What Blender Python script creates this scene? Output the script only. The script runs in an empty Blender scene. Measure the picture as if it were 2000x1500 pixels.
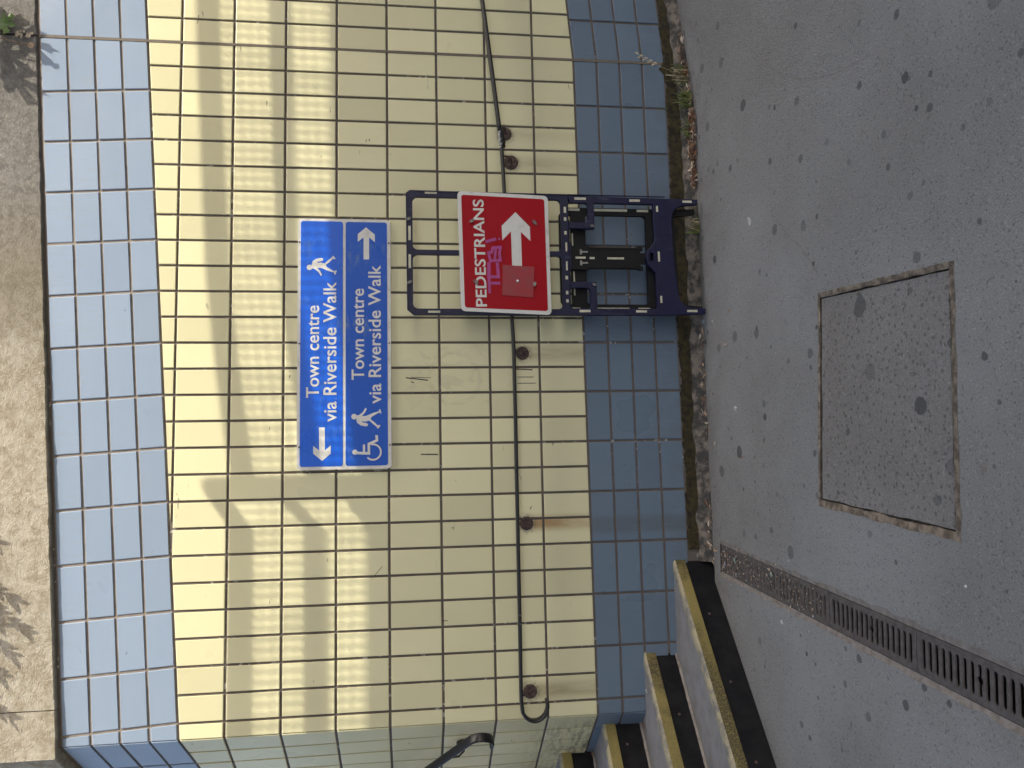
import bpy, bmesh, math, random
from mathutils import Vector, Matrix, noise
from mathutils.geometry import tessellate_polygon
random.seed(11)
R = random.random
sc = bpy.context.scene
C = sc.collection

# ------------------------------------------------------------------ camera
CAM = Vector((-2.3621, -3.9411, 1.4888))
YAW, PIT, ROL = 0.1018, -0.1285, -0.0078
fw = Vector((math.sin(YAW)*math.cos(PIT), math.cos(YAW)*math.cos(PIT), math.sin(PIT)))
rt = Vector((math.cos(YAW), -math.sin(YAW), 0)); up = rt.cross(fw)
r2 = rt*math.cos(ROL) + up*math.sin(ROL); u2 = up*math.cos(ROL) - rt*math.sin(ROL)
cd = bpy.data.cameras.new('camera'); cam = bpy.data.objects.new('camera', cd); C.objects.link(cam)
X, Y, Zc = -u2, r2, -fw            # the phone was held on its side: the picture's right is the world's down
cam.matrix_world = Matrix(((X.x, Y.x, Zc.x, CAM.x), (X.y, Y.y, Zc.y, CAM.y), (X.z, Y.z, Zc.z, CAM.z), (0, 0, 0, 1)))
cd.sensor_fit = 'HORIZONTAL'; cd.sensor_width = 36; cd.lens = 36*1565.88/2000
cd.clip_start = 0.05; cd.clip_end = 1000
sc.camera = cam

# ------------------------------------------------------------------ light
AZ, EL = math.radians(52), math.radians(45)      # sun to the right behind the camera, measured from the wall's normal
S = Vector((math.cos(EL)*math.sin(AZ), -math.cos(EL)*math.cos(AZ), math.sin(EL)))
w = bpy.data.worlds.new('World'); sc.world = w; w.use_nodes = True
wn = w.node_tree.nodes; bg = wn['Background']
sky = wn.new('ShaderNodeTexSky'); sky.sky_type = 'NISHITA'; sky.sun_disc = False
sky.sun_elevation = EL; sky.sun_rotation = math.radians(180) - AZ
sky.air_density = 0.9; sky.dust_density = 5.0; sky.ozone_density = 0.5
w.node_tree.links.new(sky.outputs[0], bg.inputs[0]); bg.inputs[1].default_value = 0.15
sd = bpy.data.lights.new('sun', 'SUN'); sd.energy = 2.6; sd.angle = math.radians(0.32); sd.color = (1, 0.92, 0.77)
so = bpy.data.objects.new('sun', sd); C.objects.link(so); so.location = S*30
so.rotation_euler = S.to_track_quat('Z', 'Y').to_euler()
vs = sc.view_settings; vs.view_transform = 'Standard'; vs.look = 'None'; vs.exposure = 1.2; vs.gamma = 1
sc.render.resolution_x, sc.render.resolution_y = 1024, 768
sc.render.engine = 'CYCLES'; cy = sc.cycles; cy.max_bounces = 6; cy.diffuse_bounces = 4; cy.glossy_bounces = 3; cy.transmission_bounces = 2; cy.caustics_reflective = False; cy.caustics_refractive = False

# ------------------------------------------------------------------ materials
class NT:
    def __init__(s, name):
        s.m = bpy.data.materials.new(name); s.m.use_nodes = True
        s.n = s.m.node_tree.nodes; s.l = s.m.node_tree.links; s.b = s.n['Principled BSDF']
        s.co = None
    def pos(s):
        if s.co is None: s.co = s.n.new('ShaderNodeNewGeometry').outputs['Position']
        return s.co
    def link(s, a, b): s.l.new(a, b)
    def put(s, sock, v):
        if hasattr(v, 'default_value') or isinstance(v, bpy.types.NodeSocket): s.l.new(v, sock)
        elif isinstance(v, (tuple, list)): sock.default_value = tuple(v) + ((1,) if len(v) == 3 and len(sock.default_value) == 4 else ())
        else: sock.default_value = v
    def math(s, op, a, b=0.5, c=None, clamp=False):
        n = s.n.new('ShaderNodeMath'); n.operation = op; n.use_clamp = clamp
        s.put(n.inputs[0], a); s.put(n.inputs[1], b)
        if c is not None: s.put(n.inputs[2], c)
        return n.outputs[0]
    def map(s, v, a, b, c=0.0, d=1.0, smooth=True):
        n = s.n.new('ShaderNodeMapRange'); n.clamp = True
        if smooth: n.interpolation_type = 'SMOOTHSTEP'
        s.put(n.inputs[0], v); n.inputs[1].default_value = a; n.inputs[2].default_value = b
        n.inputs[3].default_value = c; n.inputs[4].default_value = d
        return n.outputs[0]
    def noise(s, scale, detail=4, rough=0.55, dist=0.0, stretch=None, co=None):
        n = s.n.new('ShaderNodeTexNoise'); n.inputs['Scale'].default_value = scale; n.inputs['Detail'].default_value = detail
        n.inputs['Roughness'].default_value = rough; n.inputs['Distortion'].default_value = dist
        c = co or s.pos()
        if stretch:
            mp = s.n.new('ShaderNodeMapping'); mp.inputs['Scale'].default_value = stretch; s.link(c, mp.inputs[0]); c = mp.outputs[0]
        s.link(c, n.inputs['Vector']); return n.outputs['Fac']
    def vor(s, scale, co=None, feature='F1', dim='3D'):
        n = s.n.new('ShaderNodeTexVoronoi'); n.feature = feature; n.voronoi_dimensions = dim; n.inputs['Scale'].default_value = scale
        s.link(co or s.pos(), n.inputs['Vector']); return n
    def warp(s, scale, amt):
        n = s.n.new('ShaderNodeTexNoise'); n.inputs['Scale'].default_value = scale; n.inputs['Detail'].default_value = 3
        s.link(s.pos(), n.inputs['Vector'])
        m = s.n.new('ShaderNodeVectorMath'); m.operation = 'MULTIPLY_ADD'
        s.link(n.outputs['Color'], m.inputs[0]); m.inputs[1].default_value = (amt,)*3; s.link(s.pos(), m.inputs[2])
        return m.outputs[0]
    def mix(s, f, a, b, mode='MIX'):
        n = s.n.new('ShaderNodeMix'); n.data_type = 'RGBA'; n.blend_type = mode
        s.put(n.inputs[0], f); s.put(n.inputs[6], a); s.put(n.inputs[7], b); return n.outputs[2]
    def xyz(s):
        n = s.n.new('ShaderNodeSeparateXYZ'); s.link(s.pos(), n.inputs[0]); return n.outputs
    def rnd(s):
        return s.n.new('ShaderNodeObjectInfo').outputs['Random']
    def scale(s, col, f):      # colour times factor
        n = s.n.new('ShaderNodeVectorMath'); n.operation = 'SCALE'; s.put(n.inputs[0], col); s.put(n.inputs['Scale'], f); return n.outputs[0]
    def bump(s, h, strength=0.3, dist=0.01):
        n = s.n.new('ShaderNodeBump'); n.inputs['Strength'].default_value = strength; n.inputs['Distance'].default_value = dist
        s.put(n.inputs['Height'], h); s.link(n.outputs[0], s.b.inputs['Normal'])
    def done(s, col, rough=0.5, metal=0.0, spec=0.5):
        s.put(s.b.inputs['Base Color'], col); s.put(s.b.inputs['Roughness'], rough)
        s.b.inputs['Metallic'].default_value = metal; s.b.inputs['Specular IOR Level'].default_value = spec
        return s.m

BRACKETS = [(-0.667, 0.986, 0.25), (-0.819, 0.960, 0.35), (-1.805, 0.922, 0.5), (-2.647, 0.920, 1.0), (-3.444, 0.921, 0.75)]

def tile_mat(name, col, dirt, rust=False, vary=0.07):
    t = NT(name); r = t.rnd(); p = t.xyz()
    c = t.scale(t.mix(0.0, col, col), t.map(r, 0, 1, 1-vary, 1+vary*0.6, False))
    cloud = t.noise(2.2, 3, 0.5)
    c = t.mix(t.map(cloud, 0.30, 0.80, 0, 0.30), c, dirt)
    # small chips and scuffs with shapes of their own
    sc1 = t.noise(26, 2, 0.5, 0.6, (0.5, 1, 1.6)); sc2 = t.noise(2.2, 1, 0.5)
    m = t.math('MULTIPLY', t.map(sc1, 0.715, 0.745), t.map(sc2, 0.48, 0.60))
    c = t.mix(t.math('MULTIPLY', m, 0.75), c, (0.10, 0.095, 0.08))
    v = t.vor(9, t.warp(30, 0.02))
    sp = t.math('MULTIPLY', t.math('LESS_THAN', v.outputs['Distance'], 0.022), t.math('GREATER_THAN', v.outputs['Color'], 0.55))
    c = t.mix(t.math('MULTIPLY', sp, 0.7), c, (0.06, 0.055, 0.045))
    if rust:
        nz = t.noise(22, 4, 0.6, 0.2, (1.6, 1, 0.25))
        for bx, bz, k in BRACKETS:
            dx = t.math('ABSOLUTE', t.math('ADD', p[0], -bx))
            dx = t.math('ADD', dx, t.math('MULTIPLY', t.math('SUBTRACT', nz, 0.5), 0.025))
            f = t.math('MULTIPLY', t.map(dx, 0.006, 0.058, 1, 0), t.map(p[2], bz-0.05, bz-0.0, 1, 0))
            f = t.math('MULTIPLY', f, t.map(p[2], 0.25, bz-0.03, 0.25, 1.0, False))
            f = t.math('MULTIPLY', f, t.map(nz, 0.25, 0.7, 0.35, 1))
            rc = (0.30, 0.155, 0.045) if k > 0.8 else (0.27, 0.20, 0.11)
            c = t.mix(t.math('MULTIPLY', f, min(0.95, 1.15*k)), c, rc)
            # grime round the rosette
            n = t.n.new('ShaderNodeVectorMath'); n.operation = 'DISTANCE'; t.link(t.pos(), n.inputs[0]); n.inputs[1].default_value = (bx, 0, bz)
            g = t.math('MULTIPLY', t.map(n.outputs['Value'], 0.034, 0.062, 1, 0), t.map(t.noise(60, 4, 0.7), 0.35, 0.62))
            c = t.mix(t.math('MULTIPLY', g, 0.55), c, (0.07, 0.05, 0.035))
        # half cleaned-off tag: a pale ring of smears below the blue sign
        n = t.n.new('ShaderNodeVectorMath'); n.operation = 'DISTANCE'; t.link(t.warp(7, 0.08), n.inputs[0]); n.inputs[1].default_value = (-1.89, 0.04, 1.30)
        ring = t.math('MULTIPLY', t.map(t.math('ABSOLUTE', t.math('ADD', n.outputs['Value'], -0.125)), 0.004, 0.018, 1, 0), t.map(t.noise(40, 3, 0.6, 0, (1, 1, 0.3)), 0.35, 0.6))
        c = t.mix(t.math('MULTIPLY', ring, 0.20), c, (0.33, 0.31, 0.22))
        blot = t.math('MULTIPLY', t.map(n.outputs['Value'], 0.10, 0.34, 1, 0), t.map(t.noise(13, 6, 0.7, 1.0, (1, 1, 0.6)), 0.52, 0.60))
        c = t.mix(t.math('MULTIPLY', blot, 0.22), c, (0.36, 0.34, 0.25))
        # foot scuffs low down by the steps
        low = t.math('MULTIPLY', t.map(p[2], 0.62, 1.0, 1, 0), t.map(p[0], -3.55, -3.7, 0, 1))
        c = t.mix(t.math('MULTIPLY', t.math('MULTIPLY', low, t.map(t.noise(16, 5, 0.65, 0.5, (0.8, 0.8, 2.5)), 0.42, 0.66)), 0.75), c, (0.12, 0.11, 0.08))
    else:
        # kicked-up dirt along the foot of the wall
        d = t.math('MULTIPLY', t.map(p[2], 0.08, 0.40, 1, 0), t.map(t.noise(11, 5, 0.65), 0.30, 0.75))
        c = t.mix(t.math('MULTIPLY', d, 0.4), c, (0.10, 0.11, 0.10))
        s3 = t.math('MULTIPLY', t.map(t.math('ABSOLUTE', t.math('ADD', p[0], 2.665)), 0.02, 0.06, 1, 0), t.map(p[2], 0.7, 0.6, 0, 0.4))
        c = t.mix(s3, c, (0.08, 0.085, 0.085))
        # fine rain-washed grime along the upper edge of the top course
        f = t.math('MULTIPLY', t.map(t.noise(60, 4, 0.7, 0, (1, 1, 0.12)), 0.50, 0.72), t.map(p[2], 2.75, 3.2, 0.1, 0.5))
        c = t.mix(f, c, (0.27, 0.30, 0.30))
    t.bump(t.noise(9, 1), 0.045, 0.01)
    return t.done(c, t.map(cloud, 0.3, 0.8, 0.27, 0.42), spec=0.34)

def simple(name, col, rough=0.5, metal=0.0, var=0.15, nscale=20, bump=0.0, spec=0.5, col2=None, lo=0.35, hi=0.7, bdist=0.004):
    t = NT(name); n = t.noise(nscale, 6, 0.6)
    c2 = col2 or tuple(x*(1-2*var) for x in col)
    c = t.mix(t.map(n, lo, hi), col, c2)
    if bump: t.bump(t.noise(nscale*3, 6, 0.65), bump, bdist)
    return t.done(c, rough, metal, spec)

m_yellow = tile_mat('yellow_glazed_tile', (0.69, 0.658, 0.425), (0.61, 0.585, 0.39), True, 0.13)
m_bluel = tile_mat('pale_blue_glazed_tile', (0.262, 0.335, 0.450), (0.27, 0.335, 0.43), False, 0.07)
m_blued = tile_mat('slate_blue_glazed_tile', (0.132, 0.182, 0.248), (0.120, 0.165, 0.222), False, 0.09)
m_grout = simple('grey_grout', (0.185, 0.160, 0.150), 0.9, var=0.2, nscale=14, bump=0.3, col2=(0.22, 0.185, 0.155))
def grout_mat():
    t = NT('grey_grout'); c = t.mix(t.map(t.noise(14, 4, 0.6), 0.35, 0.7), (0.115, 0.098, 0.092), (0.145, 0.120, 0.102))
    e = t.math('MULTIPLY', t.map(t.noise(34, 3, 0.6), 0.60, 0.64), t.map(t.noise(1.6, 2, 0.5), 0.50, 0.62))
    c = t.mix(t.math('MULTIPLY', e, 0.7), c, (0.52, 0.51, 0.49)); t.bump(t.noise(60, 3), 0.3, 0.004)
    return t.done(c, 0.9)
m_grout = grout_mat()
m_groutl = simple('sandy_joint_filler', (0.175, 0.150, 0.122), 0.9, var=0.1, nscale=25, bump=0.3)

def concrete_mat():
    t = NT('weathered_concrete'); p = t.xyz()
    big = t.noise(1.3, 4, 0.6); mid = t.noise(24, 7, 0.72, 0.1); fine = t.noise(150, 4, 0.7); lich = t.noise(75, 4, 0.7, 0.1)
    warm = t.map(p[0], -2.2, -0.9, 1, 0)
    a = t.mix(warm, (0.21, 0.203, 0.188), (0.44, 0.41, 0.34))
    c = t.mix(t.map(mid, 0.36, 0.66), a, t.mix(warm, (0.13, 0.125, 0.117), (0.285, 0.25, 0.185)))
    c = t.mix(t.math('MULTIPLY', t.map(lich, 0.50, 0.70), t.map(warm, 0, 1, 0.28, 0.45, False)), c, (0.48, 0.45, 0.38))
    # a damp green-brown stretch in the middle of the beam
    damp = t.math('MULTIPLY', t.map(p[0], -2.5, -1.7, 0, 1), t.map(p[0], -1.5, -0.9, 1, 0))
    c = t.mix(t.math('MULTIPLY', t.math('MULTIPLY', damp, t.map(big, 0.3, 0.6)), 0.5), c, (0.15, 0.125, 0.075))
    c = t.mix(t.map(fine, 0.58, 0.70, 0, 0.45), c, (0.12, 0.11, 0.095))
    v = t.vor(16, t.warp(40, 0.02)); pit = t.math('MULTIPLY', t.math('LESS_THAN', v.outputs['Distance'], 0.03), t.math('GREATER_THAN', v.outputs['Color'], 0.6))
    c = t.mix(pit, c, (0.05, 0.045, 0.04))
    t.bump(t.math('ADD', mid, t.math('MULTIPLY', fine, 0.8)), 0.8, 0.008)
    return t.done(c, 0.92, spec=0.2)
m_conc = concrete_mat()

def asphalt_mat(name, base, cover=False):
    t = NT(name); p = t.xyz()
    big = t.noise(0.9, 4, 0.6); fine = t.noise(200, 2, 0.7); agg = t.vor(170)
    c = t.mix(t.map(big, 0.28, 0.72), base, tuple(x*f_ for x, f_ in zip(base, (0.74, 0.72, 0.69))))
    c = t.mix(t.map(t.noise(0.45, 2, 0.5), 0.42, 0.7, 0, 0.5), c, (0.245, 0.240, 0.230))
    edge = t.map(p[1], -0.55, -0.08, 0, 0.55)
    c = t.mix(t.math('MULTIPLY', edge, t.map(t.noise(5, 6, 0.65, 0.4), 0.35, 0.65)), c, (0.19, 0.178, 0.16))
    c = t.scale(c, t.map(fine, 0.25, 0.75, 0.70, 1.27, False))
    c = t.mix(t.math('MULTIPLY', t.math('GREATER_THAN', agg.outputs['Color'], 0.86), 0.25), c, (0.46, 0.45, 0.42))
    c = t.mix(t.math('MULTIPLY', t.math('LESS_THAN', agg.outputs['Color'], 0.16), 0.35), c, (0.05, 0.05, 0.055))
    co = t.warp(45, 0.014)
    for scale, th, k, r0 in ((4.6, 0.20, 0.85, 0.145), (9, 0.55, 0.7, 0.15)) + (((5.5, 0.50, 0.7, 0.26),) if cover else ()):     # trodden gum and drips
        v = t.vor(scale, co, dim='2D'); cs = t.n.new('ShaderNodeSeparateColor'); t.link(v.outputs['Color'], cs.inputs[0])
        rad = t.math('MULTIPLY', t.math('POWER', cs.outputs[1], 1.6), r0)
        d = t.math('SUBTRACT', rad, v.outputs['Distance'])
        msk = t.math('MULTIPLY', t.map(d, 0.0, 0.016), t.math('GREATER_THAN', cs.outputs[0], th))
        c = t.mix(t.math('MULTIPLY', t.math('MULTIPLY', msk, k), t.map(cs.outputs[2], 0, 1, 0.5, 1.1, False)), c, (0.072, 0.074, 0.078))
    v = t.vor(30, co, dim='2D'); cs = t.n.new('ShaderNodeSeparateColor'); t.link(v.outputs['Color'], cs.inputs[0])
    msk = t.math('MULTIPLY', t.math('LESS_THAN', v.outputs['Distance'], 0.17 if cover else 0.11), t.math('GREATER_THAN', cs.outputs[0], 0.25 if cover else 0.78))
    c = t.mix(t.math('MULTIPLY', msk, 0.55 if cover else 0.35), c, (0.085, 0.075, 0.068))
    t.bump(t.math('ADD', t.math('MULTIPLY', fine, 0.6), t.math('ADD', t.math('MULTIPLY', agg.outputs['Distance'], -0.35), t.math('MULTIPLY', t.noise(4, 1), 1.2))), 0.6, 0.006)
    return t.done(c, t.map(big, 0.3, 0.7, 0.72, 0.9), spec=0.35)
m_asph = asphalt_mat('worn_asphalt', (0.302, 0.308, 0.305))
m_cover = asphalt_mat('manhole_infill', (0.268, 0.260, 0.248), True)
m_mortar = simple('crumbling_mortar', (0.34, 0.28, 0.21), 0.95, nscale=30, bump=0.9, col2=(0.15, 0.12, 0.09), bdist=0.012, lo=0.36, hi=0.62)
m_gap = simple('channel_shade_black', (0.018, 0.015, 0.012), 0.95)  # inside of the drain channel: shade below the slots put into the colour
m_moss = simple('mossy_mortar', (0.056, 0.042, 0.014), 0.95, nscale=34, bump=1.0, col2=(0.014, 0.013, 0.009), bdist=0.012)
m_fillet = simple('dirty_fillet', (0.20, 0.17, 0.14), 0.95, nscale=19, bump=0.8, col2=(0.05, 0.049, 0.045), lo=0.36, hi=0.58, bdist=0.01)
m_tread = simple('step_concrete', (0.255, 0.255, 0.26), 0.85, nscale=12, bump=0.5, col2=(0.20, 0.195, 0.19))
m_riser = simple('black_riser', (0.007, 0.007, 0.009), 0.7, nscale=12, bump=0.2, col2=(0.014, 0.014, 0.016), spec=0.15)

def nosing_mat():
    t = NT('worn_yellow_nosing')
    g = t.map(t.noise(2.6, 3, 0.6, 0.2), 0.40, 0.60); s = t.map(t.noise(130, 5, 0.75), 0.24, 0.58)
    msk = t.math('MULTIPLY', t.math('ADD', t.math('MULTIPLY', g, 0.70), 0.35), s)
    c = t.mix(t.math('MULTIPLY', msk, 0.93), (0.295, 0.24, 0.075), (0.055, 0.046, 0.022))
    t.bump(t.noise(120, 4), 0.4, 0.004); return t.done(c, 0.75)
m_nose = nosing_mat()
m_nosetop = simple('worn_nosing_edge', (0.37, 0.33, 0.22), 0.8, nscale=18, bump=0.4, col2=(0.19, 0.185, 0.17), lo=0.42, hi=0.62)
m_black = simple('black_handrail_plastic', (0.010, 0.011, 0.014), 0.34, nscale=30, var=0.2, bump=0.05)
m_rust = simple('rusty_iron', (0.105, 0.070, 0.058), 0.85, nscale=70, bump=0.7, col2=(0.042, 0.032, 0.032), lo=0.42, hi=0.6)
m_silver = simple('silver_tape', (0.72, 0.74, 0.78), 0.25, 0.8, nscale=60, bump=0.5)
m_bolt = simple('dull_steel', (0.34, 0.33, 0.31), 0.45, 0.7, nscale=60)
m_bplast = simple('navy_plastic', (0.0095, 0.0105, 0.058), 0.45, nscale=9, col2=(0.015, 0.016, 0.058), bump=0.05, spec=0.35)
def navy_mat():
    t = NT('navy_plastic'); c = t.mix(t.map(t.noise(9, 4, 0.6), 0.35, 0.7), (0.0062, 0.0070, 0.040), (0.011, 0.012, 0.042))
    sc_ = t.math('MULTIPLY', t.map(t.noise(45, 4, 0.7, 0.3, (1, 1, 0.2)), 0.56, 0.72), t.map(t.noise(6, 2), 0.42, 0.62))
    c = t.mix(t.math('MULTIPLY', sc_, 0.6), c, (0.075, 0.078, 0.13)); t.bump(t.noise(70, 3), 0.08, 0.003)
    return t.done(c, 0.45, spec=0.35)
m_bplast = navy_mat()
m_kplast = simple('black_plastic', (0.005, 0.005, 0.006), 0.55, nscale=12, col2=(0.009, 0.009, 0.010), spec=0.25)
m_cream = simple('cream_reflector', (0.60, 0.58, 0.45), 0.4, nscale=30, col2=(0.45, 0.43, 0.33))
m_white = simple('sign_white', (0.66, 0.66, 0.64), 0.45, nscale=16, col2=(0.50, 0.50, 0.48), lo=0.5, hi=0.75)
def sign_mat(name, col, worn, amt, rough=0.32):
    t = NT(name); a = t.map(t.noise(5, 7, 0.7, 0.6), 0.48, 0.74); b = t.map(t.noise(40, 5, 0.7, 0.5, (0.35, 1, 1)), 0.45, 0.7)
    c = t.mix(t.math('MULTIPLY', t.math('MULTIPLY', a, b), amt), col, worn)
    chip = t.math('MULTIPLY', t.map(t.noise(55, 4, 0.6), 0.70, 0.73), t.map(t.noise(3.5, 2), 0.52, 0.62))
    c = t.mix(chip, c, tuple(min(0.8, x*3+0.25) for x in worn) if amt > 0.5 else c)
    return t.done(c, t.map(a, 0, 1, rough, rough+0.25), spec=0.18 if col[0] > 0.1 else 0.35)
m_sblue = sign_mat('sign_blue', (0.001, 0.105, 0.66), (0.10, 0.22, 0.52), 0.8, 0.22)
m_sblue2 = sign_mat('sign_blue_dull', (0.003, 0.085, 0.50), (0.13, 0.21, 0.40), 1.0, 0.34)
m_sred = sign_mat('sign_red', (0.34, 0.002, 0.010), (0.30, 0.03, 0.03), 0.4, 0.4)
m_patch = simple('faded_red_patch', (0.31, 0.020, 0.030), 0.4, nscale=20, col2=(0.26, 0.03, 0.04))
m_pink = simple('pink_marker', (0.42, 0.055, 0.25), 0.5, nscale=40, var=0.12)
m_iron = simple('cast_iron', (0.135, 0.122, 0.116), 0.65, 0.2, nscale=40, bump=0.4, col2=(0.090, 0.078, 0.073))
m_silt = simple('packed_silt', (0.135, 0.112, 0.095), 0.95, nscale=60, bump=1.0, col2=(0.30, 0.26, 0.21), lo=0.48, hi=0.75)
m_silt2 = simple('damp_dirt', (0.060, 0.050, 0.040), 0.95, nscale=40, bump=0.8, col2=(0.13, 0.105, 0.08), lo=0.45, hi=0.65)
m_kerb = simple('channel_concrete', (0.30, 0.27, 0.24), 0.9, nscale=30, bump=0.6, col2=(0.19, 0.165, 0.14))
m_deck = simple('bridge_concrete', (0.38, 0.37, 0.35), 0.9, nscale=3, bump=0.2)
m_steel = simple('galvanised_rail', (0.30, 0.31, 0.32), 0.5, 0.3, nscale=10)
m_grassb = simple('bank_grass', (0.055, 0.085, 0.025), 0.9, nscale=2, bump=0.8, col2=(0.09, 0.10, 0.035))
def leaf_mat(name, a, b, trans=0.25):
    t = NT(name); c = t.mix(t.map(t.noise(70, 4), 0.35, 0.65), a, b)
    t.b.inputs['Transmission Weight'].default_value = 0.0
    m = t.done(c, 0.5)
    return m
m_leaf = leaf_mat('green_leaf', (0.10, 0.19, 0.028), (0.07, 0.14, 0.02))
m_sprig = leaf_mat('grey_green_leaf', (0.07, 0.11, 0.04), (0.09, 0.12, 0.05))
m_stem = simple('twig', (0.10, 0.065, 0.04), 0.8, nscale=50)
m_grass = leaf_mat('grass_blade', (0.17, 0.25, 0.06), (0.27, 0.28, 0.11))
m_straw = leaf_mat('dry_straw', (0.50, 0.42, 0.27), (0.38, 0.31, 0.19))
m_dry = [leaf_mat('dry_leaf_tan', (0.46, 0.33, 0.22), (0.33, 0.22, 0.14)), leaf_mat('dry_leaf_brown', (0.25, 0.14, 0.09), (0.16, 0.09, 0.06)),
         leaf_mat('dry_leaf_pale', (0.62, 0.54, 0.42), (0.48, 0.40, 0.30)), leaf_mat('dry_leaf_rust', (0.30, 0.13, 0.06), (0.20, 0.09, 0.05))]
m_paper = simple('litter_white', (0.62, 0.61, 0.58), 0.7, nscale=60, var=0.1)
m_orange = simple('filter_orange', (0.50, 0.19, 0.06), 0.7, nscale=80, var=0.15)
m_mint = simple('litter_pale_green', (0.30, 0.40, 0.34), 0.6, nscale=60, var=0.1)
m_mauve = simple('litter_pale_blue', (0.36, 0.40, 0.48), 0.5, nscale=60, var=0.1)

# ------------------------------------------------------------------ helpers
def tag(o, label=None, cat=None, group=None, kind=None):
    if label: o['label'] = label
    if cat: o['category'] = cat
    if group: o['group'] = group
    if kind: o['kind'] = kind
    return o
def empty(name, loc=(0, 0, 0), rz=0.0):
    o = bpy.data.objects.new(name, None); o.empty_display_size = 0.1; C.objects.link(o)
    o.location = loc; o.rotation_euler = (0, 0, rz); return o
def put(name, verts, faces, mats, parent=None, smooth=False, mi=None, world=True):
    """one mesh object; verts are world coordinates, kept there under an unrotated parent"""
    me = bpy.data.meshes.new(name); me.from_pydata([tuple(v) for v in verts], [], faces)
    for m in (mats if isinstance(mats, (list, tuple)) else [mats]): me.materials.append(m)
    if mi: me.polygons.foreach_set('material_index', mi)
    if smooth: me.polygons.foreach_set('use_smooth', [True]*len(me.polygons))
    me.update()
    o = bpy.data.objects.new(name, me); C.objects.link(o)
    if parent:
        o.parent = parent
        if world and parent.parent is None: o.location = -parent.location
    return o
class B:
    """collects geometry for one mesh"""
    def __init__(s): s.v = []; s.f = []; s.mi = []; s.cur = 0
    def add(s, vs, fs):
        k = len(s.v); s.v += [Vector(v) for v in vs]; s.f += [[i+k for i in f] for f in fs]; s.mi += [s.cur]*len(fs)
    def box(s, a, b):
        x0, y0, z0 = a; x1, y1, z1 = b
        s.add([(x0,y0,z0),(x1,y0,z0),(x1,y1,z0),(x0,y1,z0),(x0,y0,z1),(x1,y0,z1),(x1,y1,z1),(x0,y1,z1)],
              [[0,3,2,1],[4,5,6,7],[0,1,5,4],[1,2,6,5],[2,3,7,6],[3,0,4,7]])
    def tube(s, pts, r, n=8, cap=True, ry=None, upv=None):
        """swept tube through pts; r number or list"""
        pts = [Vector(p) for p in pts]; k = len(s.v); m = len(pts); rings = []
        ref = Vector(upv) if upv else None
        for i, p in enumerate(pts):
            d = (pts[min(i+1, m-1)] - pts[max(i-1, 0)]).normalized()
            a = ref or (Vector((0, 0, 1)) if abs(d.z) < 0.9 else Vector((1, 0, 0)))
            u = d.cross(a).normalized(); v = u.cross(d).normalized()
            rr = r[i] if isinstance(r, (list, tuple)) else r; r_b = ry if ry is not None else rr
            for j in range(n):
                t = 2*math.pi*j/n; s.v.append(p + u*rr*math.cos(t) + v*r_b*math.sin(t))
        for i in range(m-1):
            for j in range(n):
                s.f.append([k+i*n+j, k+i*n+(j+1) % n, k+(i+1)*n+(j+1) % n, k+(i+1)*n+j]); s.mi.append(s.cur)
        if cap:
            s.f.append([k+j for j in range(n)][::-1]); s.f.append([k+(m-1)*n+j for j in range(n)]); s.mi += [s.cur]*2
    def plate(s, outer, holes, c0, c1, fm):
        """polygon with holes in (a,b), between depths c0 (back) and c1 (front); fm(a,b,c) -> point"""
        loops = [outer] + list(holes)
        tri = tessellate_polygon([[Vector((a, b, 0)) for a, b in L] for L in loops])
        flat = [p for L in loops for p in L]; k = len(s.v); n = len(flat)
        s.v += [Vector(fm(a, b, c1)) for a, b in flat] + [Vector(fm(a, b, c0)) for a, b in flat]
        def area(t): (ax, ay), (bx, by), (cx_, cy_) = [flat[i] for i in t]; return (bx-ax)*(cy_-ay)-(cx_-ax)*(by-ay)
        for t in tri:
            t = list(t)
            if abs(area(t)) < 1e-12: continue
            if area(t) < 0: t = t[::-1]
            s.f.append([k+i for i in t]); s.f.append([k+n+i for i in t[::-1]]); s.mi += [s.cur]*2
        o = 0
        for li, L in enumerate(loops):
            ar = sum(L[i][0]*L[(i+1) % len(L)][1]-L[(i+1) % len(L)][0]*L[i][1] for i in range(len(L)))
            ccw = (ar > 0) == (li == 0)
            for i in range(len(L)):
                p, q = o+i, o+(i+1) % len(L)
                s.f.append([k+p, k+n+p, k+n+q, k+q] if ccw else [k+q, k+n+q, k+n+p, k+p]); s.mi.append(s.cur)
            o += len(L)
    def build(s, name, mats, parent=None, smooth=False, world=True):
        return put(name, s.v, s.f, mats, parent, smooth, s.mi, world)
def rrect(x0, x1, z0, z1, r=0.02, n=5):
    out = []
    for cx_, cz, a0 in ((x1-r, z1-r, 0), (x0+r, z1-r, 90), (x0+r, z0+r, 180), (x1-r, z0+r, 270)):
        for i in range(n+1):
            a = math.radians(a0+90*i/n); out.append((cx_+r*math.cos(a), cz+r*math.sin(a)))
    return out
def wallmap(a, b, c): return (a, -c, b)
def clip(poly, n, d):
    """keep the side n.p <= d of a convex polygon"""
    out = []
    for i in range(len(poly)):
        p, q = poly[i], poly[(i+1) % len(poly)]
        fp = n[0]*p[0]+n[1]*p[1]-d; fq = n[0]*q[0]+n[1]*q[1]-d
        if fp <= 0: out.append(p)
        if (fp < 0 < fq) or (fq < 0 < fp):
            t = fp/(fp-fq); out.append((p[0]+t*(q[0]-p[0]), p[1]+t*(q[1]-p[1])))
    return out
def parea(P): return 0.5*abs(sum(P[i][0]*P[(i+1) % len(P)][1]-P[(i+1) % len(P)][0]*P[i][1] for i in range(len(P))))

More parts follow.
